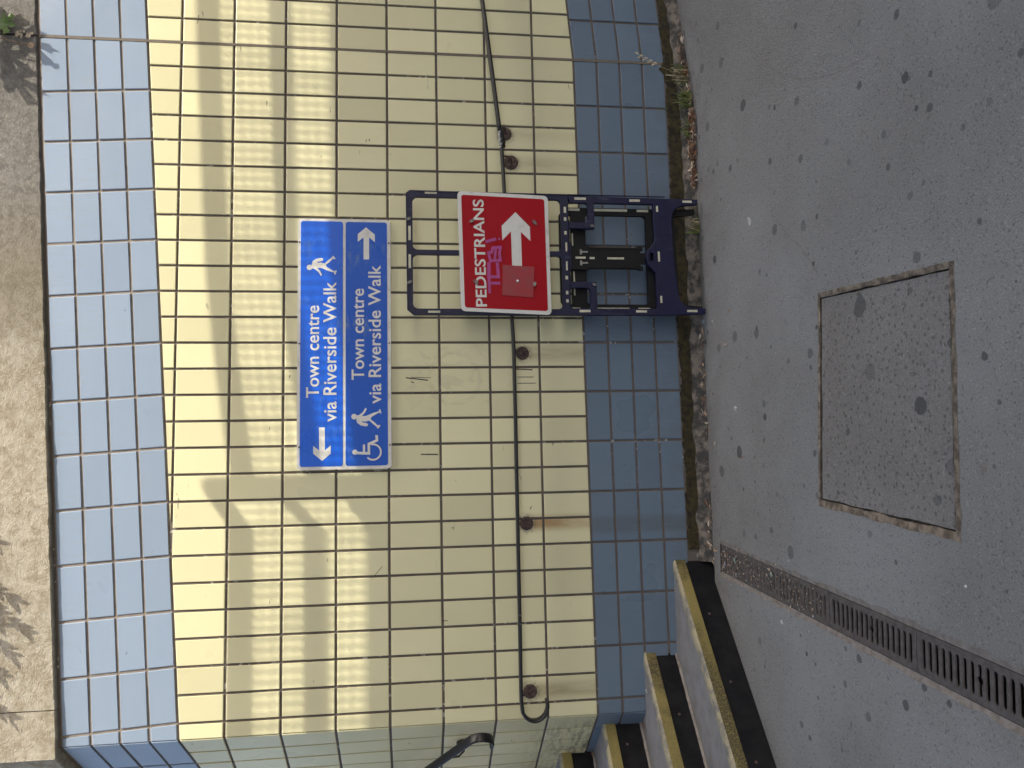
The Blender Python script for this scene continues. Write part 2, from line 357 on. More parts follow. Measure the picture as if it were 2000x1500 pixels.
# ------------------------------------------------------------------ the tiled walls
CX, TH = -3.573, math.radians(48.575)            # corner, angle of the wall that turns away beside the steps
SL = 0.0636                                       # the top courses climb with the ramp
PH = math.atan(SL)
ZD = 1.835
J = 0.0060                                        # half a joint
def zl(x): return 0.590 + (x+3.573)*0.00768 if x < -0.25 else 0.6155 + (x+0.25)*0.087
def zt(x): return 2.5345 + SL*(x+3.573)
MOV = -0.25                                       # movement joint
tile_cache = {}
def tile_mesh(poly, key, mat):
    if key and key in tile_cache: return tile_cache[key]
    n = len(poly); cx_ = sum(p[0] for p in poly)/n; cy_ = sum(p[1] for p in poly)/n
    bv = 0.0022
    ins = []
    for a, b in poly:
        dx, dy = cx_-a, cy_-b; L = math.hypot(dx, dy) or 1; k = min(0.45, bv*1.6/L); ins.append((a+dx*k, b+dy*k))
    vs = [(a, 0.0, b) for a, b in ins] + [(a, 0.0016, b) for a, b in poly] + [(a, 0.012, b) for a, b in poly]
    fs = [list(range(n))]
    for i in range(n):
        j = (i+1) % n; fs += [[i, n+i, n+j, j], [n+i, 2*n+i, 2*n+j, n+j]]
    me = bpy.data.meshes.new('tile'); me.from_pydata(vs, [], fs); me.materials.append(mat); me.update()
    if key: tile_cache[key] = me
    return me
def add_tiles(parent, polys, mat, name, keep):
    """polys: convex polygons in the wall's own (a, b); those for which keep(a, b) holds become parts, the rest one part"""
    rest = B()
    for P in polys:
        if len(P) < 3 or parea(P) < 1.2e-4: continue
        if sum(P[i][0]*P[(i+1) % len(P)][1]-P[(i+1) % len(P)][0]*P[i][1] for i in range(len(P))) < 0: P = P[::-1]
        a = sum(p[0] for p in P)/len(P); b = sum(p[1] for p in P)/len(P)
        loc = [(p[0]-a, p[1]-b) for p in P]
        w_ = max(p[0] for p in loc)-min(p[0] for p in loc); h_ = max(p[1] for p in loc)-min(p[1] for p in loc)
        full = len(P) == 4 and abs(parea(P)-w_*h_) < 1e-7
        me = tile_mesh(loc, (mat.name, round(w_, 4), round(h_, 4)) if full else None, mat)
        if keep(a, b):
            o = bpy.data.objects.new(name, me); C.objects.link(o); o.parent = parent
            o.location = (a, random.gauss(0, 0.0004), b)
            o.rotation_euler = (random.gauss(0, 0.005), random.gauss(0, 0.0016), random.gauss(0, 0.005))
        else:
            rest.add([(v.co.x+a, v.co.y, v.co.z+b) for v in me.vertices], [list(p.vertices) for p in me.polygons])
    if rest.v: tag(put(name + '_run', rest.v, rest.f, mat, parent, world=False), kind='stuff')

main = tag(empty('tiled_retaining_wall'), 'yellow tiled wall with pale blue top courses and slate blue foot facing the camera', 'wall')
XR = 3.2
def seg(f, x0, x1, side, off):
    """half plane below (side 1) / above (side -1) the line through f(x0), f(x1), moved by off"""
    z0, z1 = f(x0), f(x1); nx, nz = -(z1-z0), (x1-x0); L = math.hypot(nx, nz); nx, nz = nx/L, nz/L
    d = nx*x0+nz*z0
    return ((nx, nz), d-off) if side > 0 else ((-nx, -nz), -d-off)
ypolys = []
for k in range(-26, 29):
    x0, x1 = -(k+1)*0.125, -k*0.125
    a0, a1 = max(x0+J, CX+0.0045), x1-J
    if a1-a0 < 0.008: continue
    for r in range(-6, 6):
        P = [(a0, ZD+r*0.25+J), (a1, ZD+r*0.25+J), (a1, ZD+(r+1)*0.25-J), (a0, ZD+(r+1)*0.25-J)]
        P = clip(P, *seg(zt, a0, a1, 1, J))
        if len(P) > 2: P = clip(P, *seg(zl, a0, a1, -1, J))
        if len(P) > 2: ypolys.append(P)
add_tiles(main, ypolys, m_yellow, 'yellow_tile', lambda a, b: a < 0.13)
# pale blue top courses, laid along the slope
u_ = (math.cos(PH), math.sin(PH)); v_ = (-math.sin(PH), math.cos(PH)); o_ = (MOV, zt(MOV))
bpolys = []
def rowpoly(u0, u1, v0, v1):
    return [(o_[0]+u*u_[0]+v*v_[0], o_[1]+u*u_[1]+v*v_[1]) for u, v in ((u0, v0), (u1, v0), (u1, v1), (u0, v1))]
for i in range(-14, 14):
    for j in range(4):
        u0, u1 = i*0.2502+J, (i+1)*0.2502-J
        if i == -1: u1 = 0.08
        P = rowpoly(u0, u1, j*0.1245+J, (j+1)*0.1245-J)
        P = clip(P, (1, 0), MOV-J) if i < 0 else clip(P, (-1, 0), -(MOV+J))
        if len(P) > 2: P = clip(P, (-1, 0), -(CX+0.0045))
        if len(P) > 2: bpolys.append(P)
add_tiles(main, bpolys, m_bluel, 'pale_blue_tile', lambda a, b: a < 0.2)
# slate blue foot courses
dpolys = []
cols = [(-0.25-0.25*(i+1), -0.25-0.25*i) for i in range(14)] + [(-0.25, -0.03)] + [(-0.03+0.25*i, 0.22+0.25*i) for i in range(12)]
for x0, x1 in cols:
    a0, a1 = max(x0+J, CX+0.0045), x1-J
    if a1-a0 < 0.01: continue
    for j in range(4):
        P = [(a0, zl(a0)-0.1235*(j+1)+J), (a1, zl(a1)-0.1235*(j+1)+J), (a1, zl(a1)-0.1235*j-J), (a0, zl(a0)-0.1235*j-J)]
        if x0 > -0.3: P = [(P[0][0]-0.0106*(j+1), P[0][1]), (P[1][0]+0.0106*(j+1) if x0 > -0.1 else P[1][0], P[1][1]), P[2], P[3]] if False else P
        dpolys.append(P)
add_tiles(main, dpolys, m_blued, 'slate_blue_tile', lambda a, b: a < 0.2)
# core with the recessed joints
g = B()
g.plate([(CX+0.002, -0.15), (XR+3, -0.15), (XR+3, zt(XR+3)+0.56), (CX+0.002, zt(CX)+0.56)], [], -0.42, -0.0065, wallmap)
g.build('wall_core', m_grout, main)
m_groutt = simple('tan_grout', (0.27, 0.232, 0.20), 0.9, nscale=18, bump=0.3, col2=(0.20, 0.17, 0.145))
g = B(); g.plate([(CX+0.003, zt(CX)+0.002), (XR+3, zt(XR+3)+0.002), (XR+3, zt(XR+3)+0.50), (CX+0.003, zt(CX)+0.50)], [], -0.0070, -0.0055, wallmap); g.build('upper_grout', m_groutt, main)
g = B()
g.box((MOV-0.0064, -0.0015, zl(MOV)-0.5), (MOV+0.0064, 0.003, zt(MOV)+0.50))
g.build('movement_joint', m_groutl, main)

# concrete beam on top
def zc(x): return zt(x)+0.4975+0.013
def proud(x): return 0.004 + 0.020*min(1, max(0, (-0.8-x)/1.6))
def coping(x0, x1, parent, f, pr, rz=0.0, z1=0.62, dep=0.40, seed=0):
    n = max(6, int((x1-x0)/0.03)); vs = []; fs = []
    for i in range(n+1):
        x = x0+(x1-x0)*i/n; zb = f(x)+0.006*noise.noise((x*9, seed, 0))+0.003*noise.noise((x*40, seed, 3)); p = pr(x)
        vs += [(x, dep, zb+z1), (x, -p+0.004, zb+z1), (x, -p, zb+z1-0.01), (x, -p+0.0015*noise.noise((x*20, 5, seed)), zb+0.005), (x, -p+0.005, zb), (x, dep, zb)]
    for i in range(n):
        for j in range(6): fs.append([i*6+j, i*6+(j+1) % 6, (i+1)*6+(j+1) % 6, (i+1)*6+j])
    fs += [[0, 5, 4, 3, 2, 1], [n*6+j for j in range(6)]]
    return put('coping', vs, fs, m_conc, parent, world=False)
coping(CX-0.039, -3.405, main, zc, proud, seed=1)
coping(-3.400, MOV-0.006, main, zc, proud, seed=2)
coping(MOV+0.005, XR+2, main, zc, proud, seed=3)

# foot of the wall: ragged mossy mortar, then a dirty fillet down to the asphalt
def hgt(x):
    if x < -0.7: return 0.0
    if x < -0.25: return 0.025*((x+0.7)/0.45)**2
    return min(0.6, 0.025+(x+0.25)*0.09)
def tb(x): return zl(x)-0.494
n = 420; vs = []; fs = []
for i in range(n+1):
    x = -2.80+(0.9+2.80)*i/n
    rag = 0.014*noise.noise((x*6, 0, 1))+0.011*noise.noise((x*31, 2, 1))+0.007*noise.noise((x*90, 2, 5))-0.002
    if -0.33 < x < -0.23: rag += 0.035*(1-abs(x+0.28)/0.05)
    if -1.06 < x < -0.96: rag += 0.006
    top = tb(x)+max(-0.010, rag); pr = 0.006+0.005*noise.noise((x*13, 7, 2))
    vs += [(x, 0.004, top), (x, -pr, top-0.006), (x, -pr-0.008*abs(noise.noise((x*8, 1, 9))), hgt(x)+0.045), (x, -0.012, hgt(x)-0.03)]
for i in range(n):
    for j in range(3): fs.append([i*4+j, i*4+j+1, i*4+j+5, i*4+j+4])
put('mortar_foot', vs, fs, m_moss, main, smooth=False, world=False)
def edge(x): return -0.072+0.010*noise.noise((x*4, 3, 0))+0.006*noise.noise((x*17, 5, 0))+(0.035*max(0, min(1, (x+0.5)/0.5)))
vs = []; fs = []
for i in range(n+1):
    x = -2.86+(1.0+2.86)*i/n; e = edge(x)
    vs += [(x, -0.004, hgt(x)+0.052+0.014*noise.noise((x*7, 4, 4))), (x, -0.028, hgt(x)+0.026+0.008*noise.noise((x*11, 2, 8))), (x, e*0.75, hgt(x)+0.010), (x, e-0.012, hgt(x)-0.012)]
for i in range(n):
    for j in range(3): fs.append([i*4+j, i*4+j+1, i*4+j+5, i*4+j+4])
put('mortar_fillet', vs, fs, m_fillet, main, smooth=True, world=False)

# the wall that turns away beside the steps
ret = tag(empty('tiled_side_wall', (CX, 0, 0), -TH), 'receding yellow tiled side wall at the corner beside the steps', 'wall')
RS = -0.13
def ztr(a): return 2.5345 - RS*a
rp = []
edges_s = [0.0045, 0.1316] + [0.1316+0.125*i for i in range(1, 46)]
for i in range(len(edges_s)-1):
    a1, a0 = -edges_s[i]-(J if i else 0), -edges_s[i+1]+J
    for r in range(-6, 5):
        P = [(a0, ZD+r*0.25+J), (a1, ZD+r*0.25+J), (a1, ZD+(r+1)*0.25-J), (a0, ZD+(r+1)*0.25-J)]
        P = clip(P, *seg(ztr, a0, a1, 1, J)); P = clip(P, (0, -1), -(0.589+J)) if len(P) > 2 else P
        if len(P) > 2: rp.append(P)
add_tiles(ret, rp, m_yellow, 'yellow_tile', lambda a, b: a > -0.72)
rp = []; NC = 23; ph2 = math.atan(-RS); ur = (-math.cos(ph2), math.sin(ph2)*-1 if False else -math.sin(ph2)); vr = (0, 1)
for i in range(0, NC):
    for j in range(4):
        s0, s1 = (0.0045 if i == 0 else i*0.25+J), (i+1)*0.25-J
        P = [(-s1, ztr(-s1)+j*0.1245+J), (-s0, ztr(-s0)+j*0.1245+J), (-s0, ztr(-s0)+(j+1)*0.1245-J), (-s1, ztr(-s1)+(j+1)*0.1245-J)]
        rp.append(P)
add_tiles(ret, rp, m_bluel, 'pale_blue_tile', lambda a, b: a > -0.8)
rp = []
for i in range(0, NC):
    for j in range(4):
        s0, s1 = (0.0045 if i == 0 else i*0.25+J-0.1), (i+1)*0.25-J-0.1
        rp.append([(-s1, 0.589-(j+1)*0.1235+J), (-s0, 0.589-(j+1)*0.1235+J), (-s0, 0.589-j*0.1235-J), (-s1, 0.589-j*0.1235-J)])
add_tiles(ret, rp, m_blued, 'slate_blue_tile', lambda a, b: a > -0.5 and b > 0.3)
g = B(); g.plate([(-5.7, -0.15), (-0.002, -0.15), (-0.002, ztr(0)+0.55), (-5.7, ztr(-5.7)+0.55)], [], -0.40, -0.0065, wallmap)
g.build('wall_core', m_grout, ret, world=False)
coping(-5.8, -0.0076, ret, lambda a: ztr(a)+0.4975+0.018, lambda a: 0.045, seed=5, dep=0.38)

# ------------------------------------------------------------------ ground
MH = [(-1.764, -1.224), (-1.832, -1.954), (-2.591, -1.897), (-2.528, -1.141)]      # far right, near right, near left, far left
def jitter_loop(corners, n, amp, seed):
    out = []
    for i in range(4):
        p, q = Vector(corners[i]), Vector(corners[(i+1) % 4]); d = (q-p).normalized(); nn = Vector((d.y, -d.x))
        for k in range(n):
            t = k/n; w_ = min(1, 6*min(t, 1-t)+0.15)
            out.append(tuple(p.lerp(q, t)+nn*amp*w_*(noise.noise((p.x*7+t*9, seed, i*3.1))+0.5*noise.noise((t*31, seed, i*5.7)))))
    return out
def grow(corners, offs):
    """move each edge i (corner i -> i+1) outward by offs[i]"""
    c = [Vector(p) for p in corners]; cen = sum(c, Vector((0, 0)))/4; lines = []
    for i in range(4):
        d = (c[(i+1) % 4]-c[i]).normalized(); nn = Vector((d.y, -d.x))
        if (c[i]-cen).dot(nn) < 0: nn = -nn
        lines.append((nn, nn.dot(c[i])+offs[i]))
    out = []
    for i in range(4):
        (n1, d1), (n2, d2) = lines[i-1], lines[i]; det = n1.x*n2.y-n2.x*n1.y
        out.append(((d1*n2.y-d2*n1.y)/det, (n1.x*d2-n2.x*d1)/det))
    return out
mh_outer = jitter_loop(grow(MH, (0.005, 0.003, 0.006, 0.002)), 26, 0.007, 1)
mh_in = jitter_loop(grow(MH, (-0.013, -0.024, -0.018, -0.003)), 26, 0.007, 2)
mh_cov = jitter_loop(grow(MH, (-0.0175, -0.030, -0.023, -0.010)), 26, 0.004, 3)
DR0, DR1 = Vector((-2.828, -0.16)), Vector((-3.002, -2.58))
dd = (DR1-DR0).normalized(); dn = Vector((-dd.y, dd.x))          # along / across (dn points to the right, +x)
DW = 0.084
def dpt(s, t): p = DR0+dd*s+dn*t; return (p.x, p.y)
def dedge(sgn):
    return [dpt(i*0.04, sgn*(DW+0.014*noise.noise((i*0.55, sgn*3, 1))+0.006*noise.noise((i*1.7, sgn, 4)))) for i in range(62)]
dr_loop = dedge(1) + dedge(-1)[::-1]
topedge = [(-0.7-5.3*i/130, edge(-0.7-5.3*i/130)) for i in range(131)]
g = B()
outer = [(-0.7, -5.0)] + topedge + [(-6.0, -5.0)]
tri = tessellate_polygon([[Vector((a, b, 0)) for a, b in L] for L in (outer, mh_outer, dr_loop)])
flat = outer+mh_outer+dr_loop
fs = []
for t in tri:
    t = list(t); p, q, r_ = [flat[i] for i in t]; ar = (q[0]-p[0])*(r_[1]-p[1])-(r_[0]-p[0])*(q[1]-p[1])
    if abs(ar) > 1e-10: fs.append(t if ar > 0 else t[::-1])
g.add([(a, b, 0) for a, b in flat], fs)
xs = [-0.7+0.06*i for i in range(30)] + [1.1+0.4*i for i in range(14)]
ts = [0, 0.01, 0.03, 0.08, 0.2, 0.45, 0.75, 1.0]
vs = []; fs = []
for x in xs:
    e = edge(x)
    for t in ts: vs.append((x, e+(-5.0-e)*t, hgt(x)-(0.006 if t == 0 else 0)))
m_ = len(ts)
for i in range(len(xs)-1):
    for j in range(m_-1): fs.append([i*m_+j, i*m_+j+1, (i+1)*m_+j+1, (i+1)*m_+j])
g.add(vs, fs)
xl = xs[-1]; vs = []; fs = []
row = [-220, -6.0, -0.7] + xs[1:] + [220]
for x in row: vs += [(x, -5.0, hgt(x)), (x, -220, hgt(x))]
for i in range(len(row)-1): fs.append([2*i, 2*i+1, 2*i+3, 2*i+2])
g.add(vs, fs)
g.add([(-220, -5, 0), (-6, -5, 0), (-6, 60, 0), (-220, 60, 0)], [[0, 1, 2, 3]])
g.add([(xl, -5, hgt(xl)), (220, -5, hgt(220)), (220, edge(xl), hgt(220)), (xl, edge(xl), hgt(xl))], [[0, 1, 2, 3]])
ground = tag(g.build('ground', m_asph), kind='structure')
# earth retained behind the walls
bk = [(-3.3, 0.40), (60, 0.40), (60, 60), (-3.3-50, 60), (CX-math.cos(TH)*5.7+0.3, math.sin(TH)*5.7+0.26)]
tag(put('bank', [(a, b, 3.0 if a < -5 else 3.45 if a < 5 else 4.3) for a, b in bk], [[0, 1, 2, 3, 4]], m_grassb), kind='structure')

# ------------------------------------------------------------------ manhole cover
cen = sum((Vector(p) for p in MH), Vector((0, 0)))/4
mh = tag(empty('manhole_cover', (cen.x, cen.y, 0)), 'square sunken manhole cover filled with asphalt and edged by crumbling mortar', 'manhole cover')
def ringmesh(name, A, Bp, zA, zB, mat, mid=None, zm=0):
    vs = []; fs = []; n_ = len(A)
    vs += [(a, b, zA) for a, b in A]
    if mid: vs += [(a, b, zm+0.003*noise.noise((a*40, b*40, 0))) for a, b in mid]
    vs += [(a, b, zB) for a, b in Bp]
    L = 3 if mid else 2
    for l in range(L-1):
        for i in range(n_):
            j = (i+1) % n_; fs.append([l*n_+i, l*n_+j, (l+1)*n_+j, (l+1)*n_+i][::-1])
    return put(name, vs, fs, mat, mh)
mid = [((a[0]+b[0])/2, (a[1]+b[1])/2) for a, b in zip(mh_outer, mh_in)]
ringmesh('mortar_surround', mh_outer, mh_in, 0.0005, -0.004, m_mortar, mid, -0.001)
ringmesh('frame_gap', mh_in, mh_in, -0.004, -0.05, m_silt2)
g = B(); g.plate(mh_cov, [], -0.05, -0.008, lambda a, b, c: (a, b, c)); g.build('cover_infill', m_cover, mh)
g = B(); g.plate(mh_outer, [], -0.075, -0.017, lambda a, b, c: (a, b, c)); g.build('cover_bed', m_silt2, mh)

# ------------------------------------------------------------------ drain channel and its gratings
ch = B()
for sg in (1, -1):
    oe = dedge(sg); ie = [dpt(i*0.04, sg*0.0645) for i in range(62)]; n_ = 62
    vs = [(a, b, 0.0004) for a, b in oe] + [(a*0.5+c*0.5, b*0.5+d_*0.5, -0.002+0.002*noise.noise((a*30, b*30, 1))) for (a, b), (c, d_) in zip(oe, ie)] + [(a, b, -0.004) for a, b in ie] + [(a, b, -0.14) for a, b in ie]
    fs = []
    for l in range(3):
        for i in range(n_-1):
            f = [l*n_+i, l*n_+i+1, (l+1)*n_+i+1, (l+1)*n_+i]; fs.append(f if sg < 0 else f[::-1])
    ch.add(vs, fs[:2*(n_-1)]); ch.cur = 1; ch.add(vs, fs[2*(n_-1):]); ch.cur = 0
ch.cur = 1
a, b, c, d_ = dpt(0, 0.066), dpt(0, -0.066), dpt(2.44, -0.066), dpt(2.44, 0.066)
ch.add([(p[0], p[1], -0.14) for p in (a, b, c, d_)], [[3, 2, 1, 0]])
ch.add([(a[0], a[1], 0), (b[0], b[1], 0), (b[0], b[1], -0.14), (a[0], a[1], -0.14)], [[0, 1, 2, 3]])
drain = tag(empty('drain_channel', (DR0.x, DR0.y, 0)), 'concrete edged drain channel set in the asphalt running away from the steps', 'drain')
ch.build('channel_edging', [m_kerb, m_gap], drain)
def grating(s0, clog, label):
    base = DR0+dd*(s0+0.25)
    e = tag(empty('drain_grating', (base.x, base.y, 0)), label, 'grating', 'cast iron gratings along the drain')
    def fm(a, b, c): p = DR0+dd*(s0+a)+dn*b; return (p.x, p.y, c)
    holes = []
    for i in range(16):
        cx_ = 0.0315+i*0.0292; hw, hl = 0.0086, 0.0440; L = []
        bulge = i in (8,)
        for sg, a0 in ((1, 0), (-1, 180)):
            for k in range(5):
                t = math.radians(a0+180*k/4); L.append((cx_+hw*math.cos(t), sg*(hl-hw)+hw*math.sin(t)))
            if bulge:
                for k in range(-2, 3):
                    t = math.radians(a0+180+(k*28)); L.append((cx_+0.0125*math.cos(t), 0.0125*math.sin(t)))
        holes.append(L)
    g = B(); g.plate([(0.002, -0.0625), (0.498, -0.0625), (0.498, 0.0625), (0.002, 0.0625)], holes, -0.009, -0.003, fm)
    g.build('grating_plate', m_iron, e)
    st = B()
    for i in range(17):
        a = 0.0169+i*0.0292
        for b in ((-0.050, -0.029, -0.0095, 0.0095, 0.029, 0.050) if i % 2 else (-0.052, -0.022, 0.0, 0.022, 0.052)):
            q = [fm(a+0.0024*math.cos(t*math.pi/3), b+0.0032*math.sin(t*math.pi/3), -0.003) for t in range(6)]
            q2 = [fm(a+0.0014*math.cos(t*math.pi/3), b+0.0020*math.sin(t*math.pi/3), -0.0012) for t in range(6)]
            st.add(q+q2, [[i_, (i_+1) % 6, 6+(i_+1) % 6, 6+i_] for i_ in range(6)] + [[6, 7, 8, 9, 10, 11]])
    tag(st.build('stud', m_iron, e), kind='stuff')
    if clog > 0:
        vs = []; fs = []; nx_, ny_ = 60, 10
        for i in range(nx_+1):
            for j in range(ny_+1):
                a = 0.004+0.492*i/nx_*clog; b = -0.060+0.120*j/ny_
                vs.append(fm(a, b, -0.0105+0.0062*noise.noise((a*30, b*60, s0))+0.005*noise.noise((a*110, b*110, s0))+(0.0035 if s0 < 0.3 else 0.002)))
        for i in range(nx_):
            for j in range(ny_): fs.append([i*(ny_+1)+j, (i+1)*(ny_+1)+j, (i+1)*(ny_+1)+j+1, i*(ny_+1)+j+1][::-1])
        tag(put('silt', vs, fs, m_silt, e), kind='stuff')
    return e
grating(0.006, 1.0, 'drain grating clogged with silt, nearest the tiled wall')
grating(0.506, 0.97, 'second drain grating from the wall, its slots packed with dirt')
grating(1.006, 0, 'drain grating with open slots next to the clogged ones')
grating(1.506, 0, 'open drain grating nearest the right edge of the photo, lowest in the row')
grating(2.006, 0, 'last drain grating, running out of the picture')

# ------------------------------------------------------------------ steps
SS = [-0.478, -0.184, 0.108, 0.412, 0.707]; ZS = [0.185, 0.354, 0.550, 0.730, 0.910]
st = tag(empty('concrete_steps', (CX, 0, 0), -TH), 'flight of concrete steps with worn yellow edges and black risers', 'steps')
for i in range(5):
    a1 = -SS[i]; a0 = -SS[i+1] if i < 4 else a1-7.0; z1 = ZS[i]; z0 = ZS[i-1] if i else 0.0
    y1 = [0.72, 0.36, 0.06, 0.06, 0.06][i]; y0 = -3.3
    nz = 0.064; N_ = 90
    g = B(); g.box((a0-0.05, y0, z0-0.06), (a1-0.045, y1, z1-0.003)); step = g.build('step', m_tread, st, world=False)
    g = B(); g.box((a1-0.05, y0, z0-0.02), (a1-0.010, y1, z1-nz)); g.build('riser', m_riser, step, world=False)
    prof = [(-0.045, -nz+0.002), (-0.001, -nz+0.002), (0.0, -nz+0.008), (0.0, -0.012), (-0.004, -0.004), (-0.013, 0.0005), (-0.036, 0.001), (-0.045, 0.0)]
    vs = []; fs = []; mi = []
    for k in range(N_+1):
        y = y0+(y1-y0)*k/N_
        for q, (pa, pz) in enumerate(prof):
            wv = 0.0025*noise.noise((y*6, q*0.4, i*3.3))
            wob = (0.007*noise.noise((y*9, 1.1, i)) if q == 6 else 0)
            vs.append((a1+pa+wv*(q in (2, 3, 4))+wob, y, z1+pz+wv*0.6*(q in (4, 5))))
    L = len(prof)
    for k in range(N_):
        for q in range(L):
            fs.append([k*L+q, k*L+(q+1) % L, (k+1)*L+(q+1) % L, (k+1)*L+q]); mi.append(0 if q in (0, 1, 2) else (1 if q in (3, 4, 5) else 2))
    fs += [list(range(L))[::-1], [N_*L+q for q in range(L)]]; mi += [0, 0]
    put('nosing', vs, fs, [m_nose, m_nosetop, m_tread], step, mi=mi, world=False)
    for yy in (0.24, -0.10, -0.45, -0.80, -1.2):
        if yy > y1-0.06: continue
        g = B(); g.tube([(a1-0.012, yy, z1-0.105), (a1-0.0075, yy, z1-0.105)], 0.0065, 10, upv=(0, 0, 1)); g.build('bolt_head', m_rust, step, world=False)
opp = tag(empty('stair_boundary_wall', (CX, 0, 0), -TH), 'low yellow wall along the open side of the steps, left of the picture', 'wall')
g = B(); g.box((-7.5, -3.55, -0.1), (0.55, -3.25, 2.35)); g.build('wall_body', m_yellow, opp, world=False)
g = B(); g.box((-7.5, -3.58, 2.353), (0.58, -3.22, 2.45)); g.build('coping', m_conc, opp, world=False)
g = B()
for i in range(4):     # grit gathered where tread meets riser
    a1 = -SS[i+1]; z1 = ZS[i]
    y1 = [0.40, 0.05, 0.02, 0.02][i]; n_ = 80; vs = []; fs = []
    for k in range(n_+1):
        y = -1.6+(y1+1.6)*k/n_; w_ = 0.012+0.010*noise.noise((y*7, i, 2))
        vs += [(a1-0.012, y, z1+0.010+0.004*noise.noise((y*20, i, 1))), (a1-0.012+max(0.004, w_), y, z1-0.001)]
    for k in range(n_): fs.append([2*k, 2*k+1, 2*k+3, 2*k+2])
    g.add(vs, fs)
tag(g.build('grit', m_kerb, st, world=False), kind='stuff')

# ------------------------------------------------------------------ handrails
def ribbon(name, pts, wid, thk, mat, parent, across):
    """flat rounded handrail section swept along pts; `across` is the width direction"""
    ac = Vector(across).normalized(); pts = [Vector(p) for p in pts]; m = len(pts); prof = []
    for k in range(12):
        t = 2*math.pi*k/12; prof.append((0.5*wid*math.copysign(abs(math.cos(t))**0.6, math.cos(t)), 0.5*thk*math.copysign(abs(math.sin(t))**0.7, math.sin(t))))
    vs = []; fs = []
    for i, p in enumerate(pts):
        d = (pts[min(i+1, m-1)]-pts[max(i-1, 0)]).normalized(); nn = d.cross(ac).normalized()
        for a, b in prof: vs.append(p+ac*a+nn*b)
    for i in range(m-1):
        for j in range(12): fs.append([i*12+j, i*12+(j+1) % 12, (i+1)*12+(j+1) % 12, (i+1)*12+j])
    fs += [list(range(12))[::-1], [(m-1)*12+j for j in range(12)]]
    return put(name, vs, fs, mat, parent, smooth=True)
RY = -0.078
def bracket(parent, x, z, zr, right=True, big=1.0):
    """rosette on the wall with a bent rod up to the rail"""
    g = B(); r = 0.034*big
    g.tube([(x, -0.001, z), (x, -0.004, z), (x, -0.007, z), (x, -0.0085, z)], [r, r, r*0.93, r*0.8], 20, upv=(0, 0, 1))
    ro = g.build('rosette', m_rust, parent)
    s = B()
    s.tube([(x+0.004, -0.006, z), (x+0.004, -0.030, z), (x+0.004, -0.052, z+0.006), (x+0.004, -0.068, z+0.020), (x+0.004, -0.076, z+0.04), (x+0.004, RY, zr)], 0.0052, 8)
    s.build('stay', m_rust, parent)
    for t in (0.6, 2.7, 4.8):
        b = B(); b.tube([(x+0.022*math.cos(t), -0.007, z+0.022*math.sin(t)), (x+0.022*math.cos(t), -0.0112, z+0.022*math.sin(t))], 0.0042, 7, upv=(0, 0, 1)); b.build('screw', m_rust, ro)
hr = tag(empty('level_handrail', (-2.1, 0, 0)), 'long thin black handrail on the yellow tiles ending in a downward curl', 'handrail')
path = [(-0.70, RY, 1.019), (-0.82, RY, 1.013), (-1.0, RY, 1.006), (-1.3, RY, 0.993), (-1.62, RY, 0.981), (-1.80, RY, 0.975), (-2.1, RY, 0.974), (-2.4, RY, 0.974), (-2.8, RY, 0.974), (-3.2, RY, 0.974), (-3.40, RY, 0.975), (-3.47, RY, 0.974)]
cc = Vector((-3.488, RY, 0.912))
for k in range(1, 15):
    t = math.radians(100+k*13.6); path.append((cc.x+0.070*math.cos(t), RY, cc.z+0.062*math.sin(t)))
ribbon('rail', path, 0.045, 0.017, m_black, hr, (0, 1, 0))
for bx, bz, k in BRACKETS[1:]: bracket(hr, bx, bz, 0.972 if bx < -1 else 1.008, big=1.12 if bx == -0.819 else 1.0)
for xx in (-3.065, -3.105):
    g = B(); g.tube([(xx, RY, 0.974), (xx-0.006, RY, 0.974)], 0.0232, 12, ry=0.0090); g.build('scuff_ring', m_bolt, hr)
hr2 = tag(empty('ramp_handrail', (0.6, 0, 0)), 'thicker black handrail climbing along the wall above the grass', 'handrail')
ribbon('rail', [(-0.690, RY, 1.022), (-0.66, RY, 1.026), (-0.4, RY, 1.054), (0.0, RY, 1.099), (0.5, RY, 1.155), (1.2, RY, 1.234), (2.4, RY, 1.37)], 0.046, 0.020, m_black, hr2, (0, 1, 0))
bracket(hr2, -0.667, 0.986, 1.02); bracket(hr2, 0.75, 1.10, 1.175); bracket(hr2, 2.1, 1.25, 1.33)
tp = tag(empty('tape_binding', (-0.73, RY, 1.0)), 'crumpled silver and black tape binding the two handrails together', 'tape')
g = B()
for k in range(9):
    x = -0.690-0.0085*k
    g.tube([(x, RY+0.003*noise.noise((k*1.3, 0, 0)), 1.017-0.001*k), (x-0.0105, RY, 1.015-0.001*k)], 0.027+0.004*noise.noise((k*2.1, 4, 0)), 11, ry=0.013+0.006*noise.noise((k*1.7, 9, 0)))
g.build('black_tape', m_kplast, tp)
g = B()
for k in range(7):
    x = -0.695-0.013*k+0.004*R(); z = 1.022+0.006*R()-0.001*k; y = RY-0.020-0.006*R()
    g.add([(x, y-0.006, z-0.006), (x-0.013, y-0.008, z+0.002), (x-0.010, y+0.002, z+0.010), (x+0.002, y+0.006, z+0.007), (x-0.005, y-0.010, z+0.004)], [[0, 1, 4], [1, 2, 4], [2, 3, 4], [3, 0, 4]])
g.build('silver_tape', m_silver, tp)
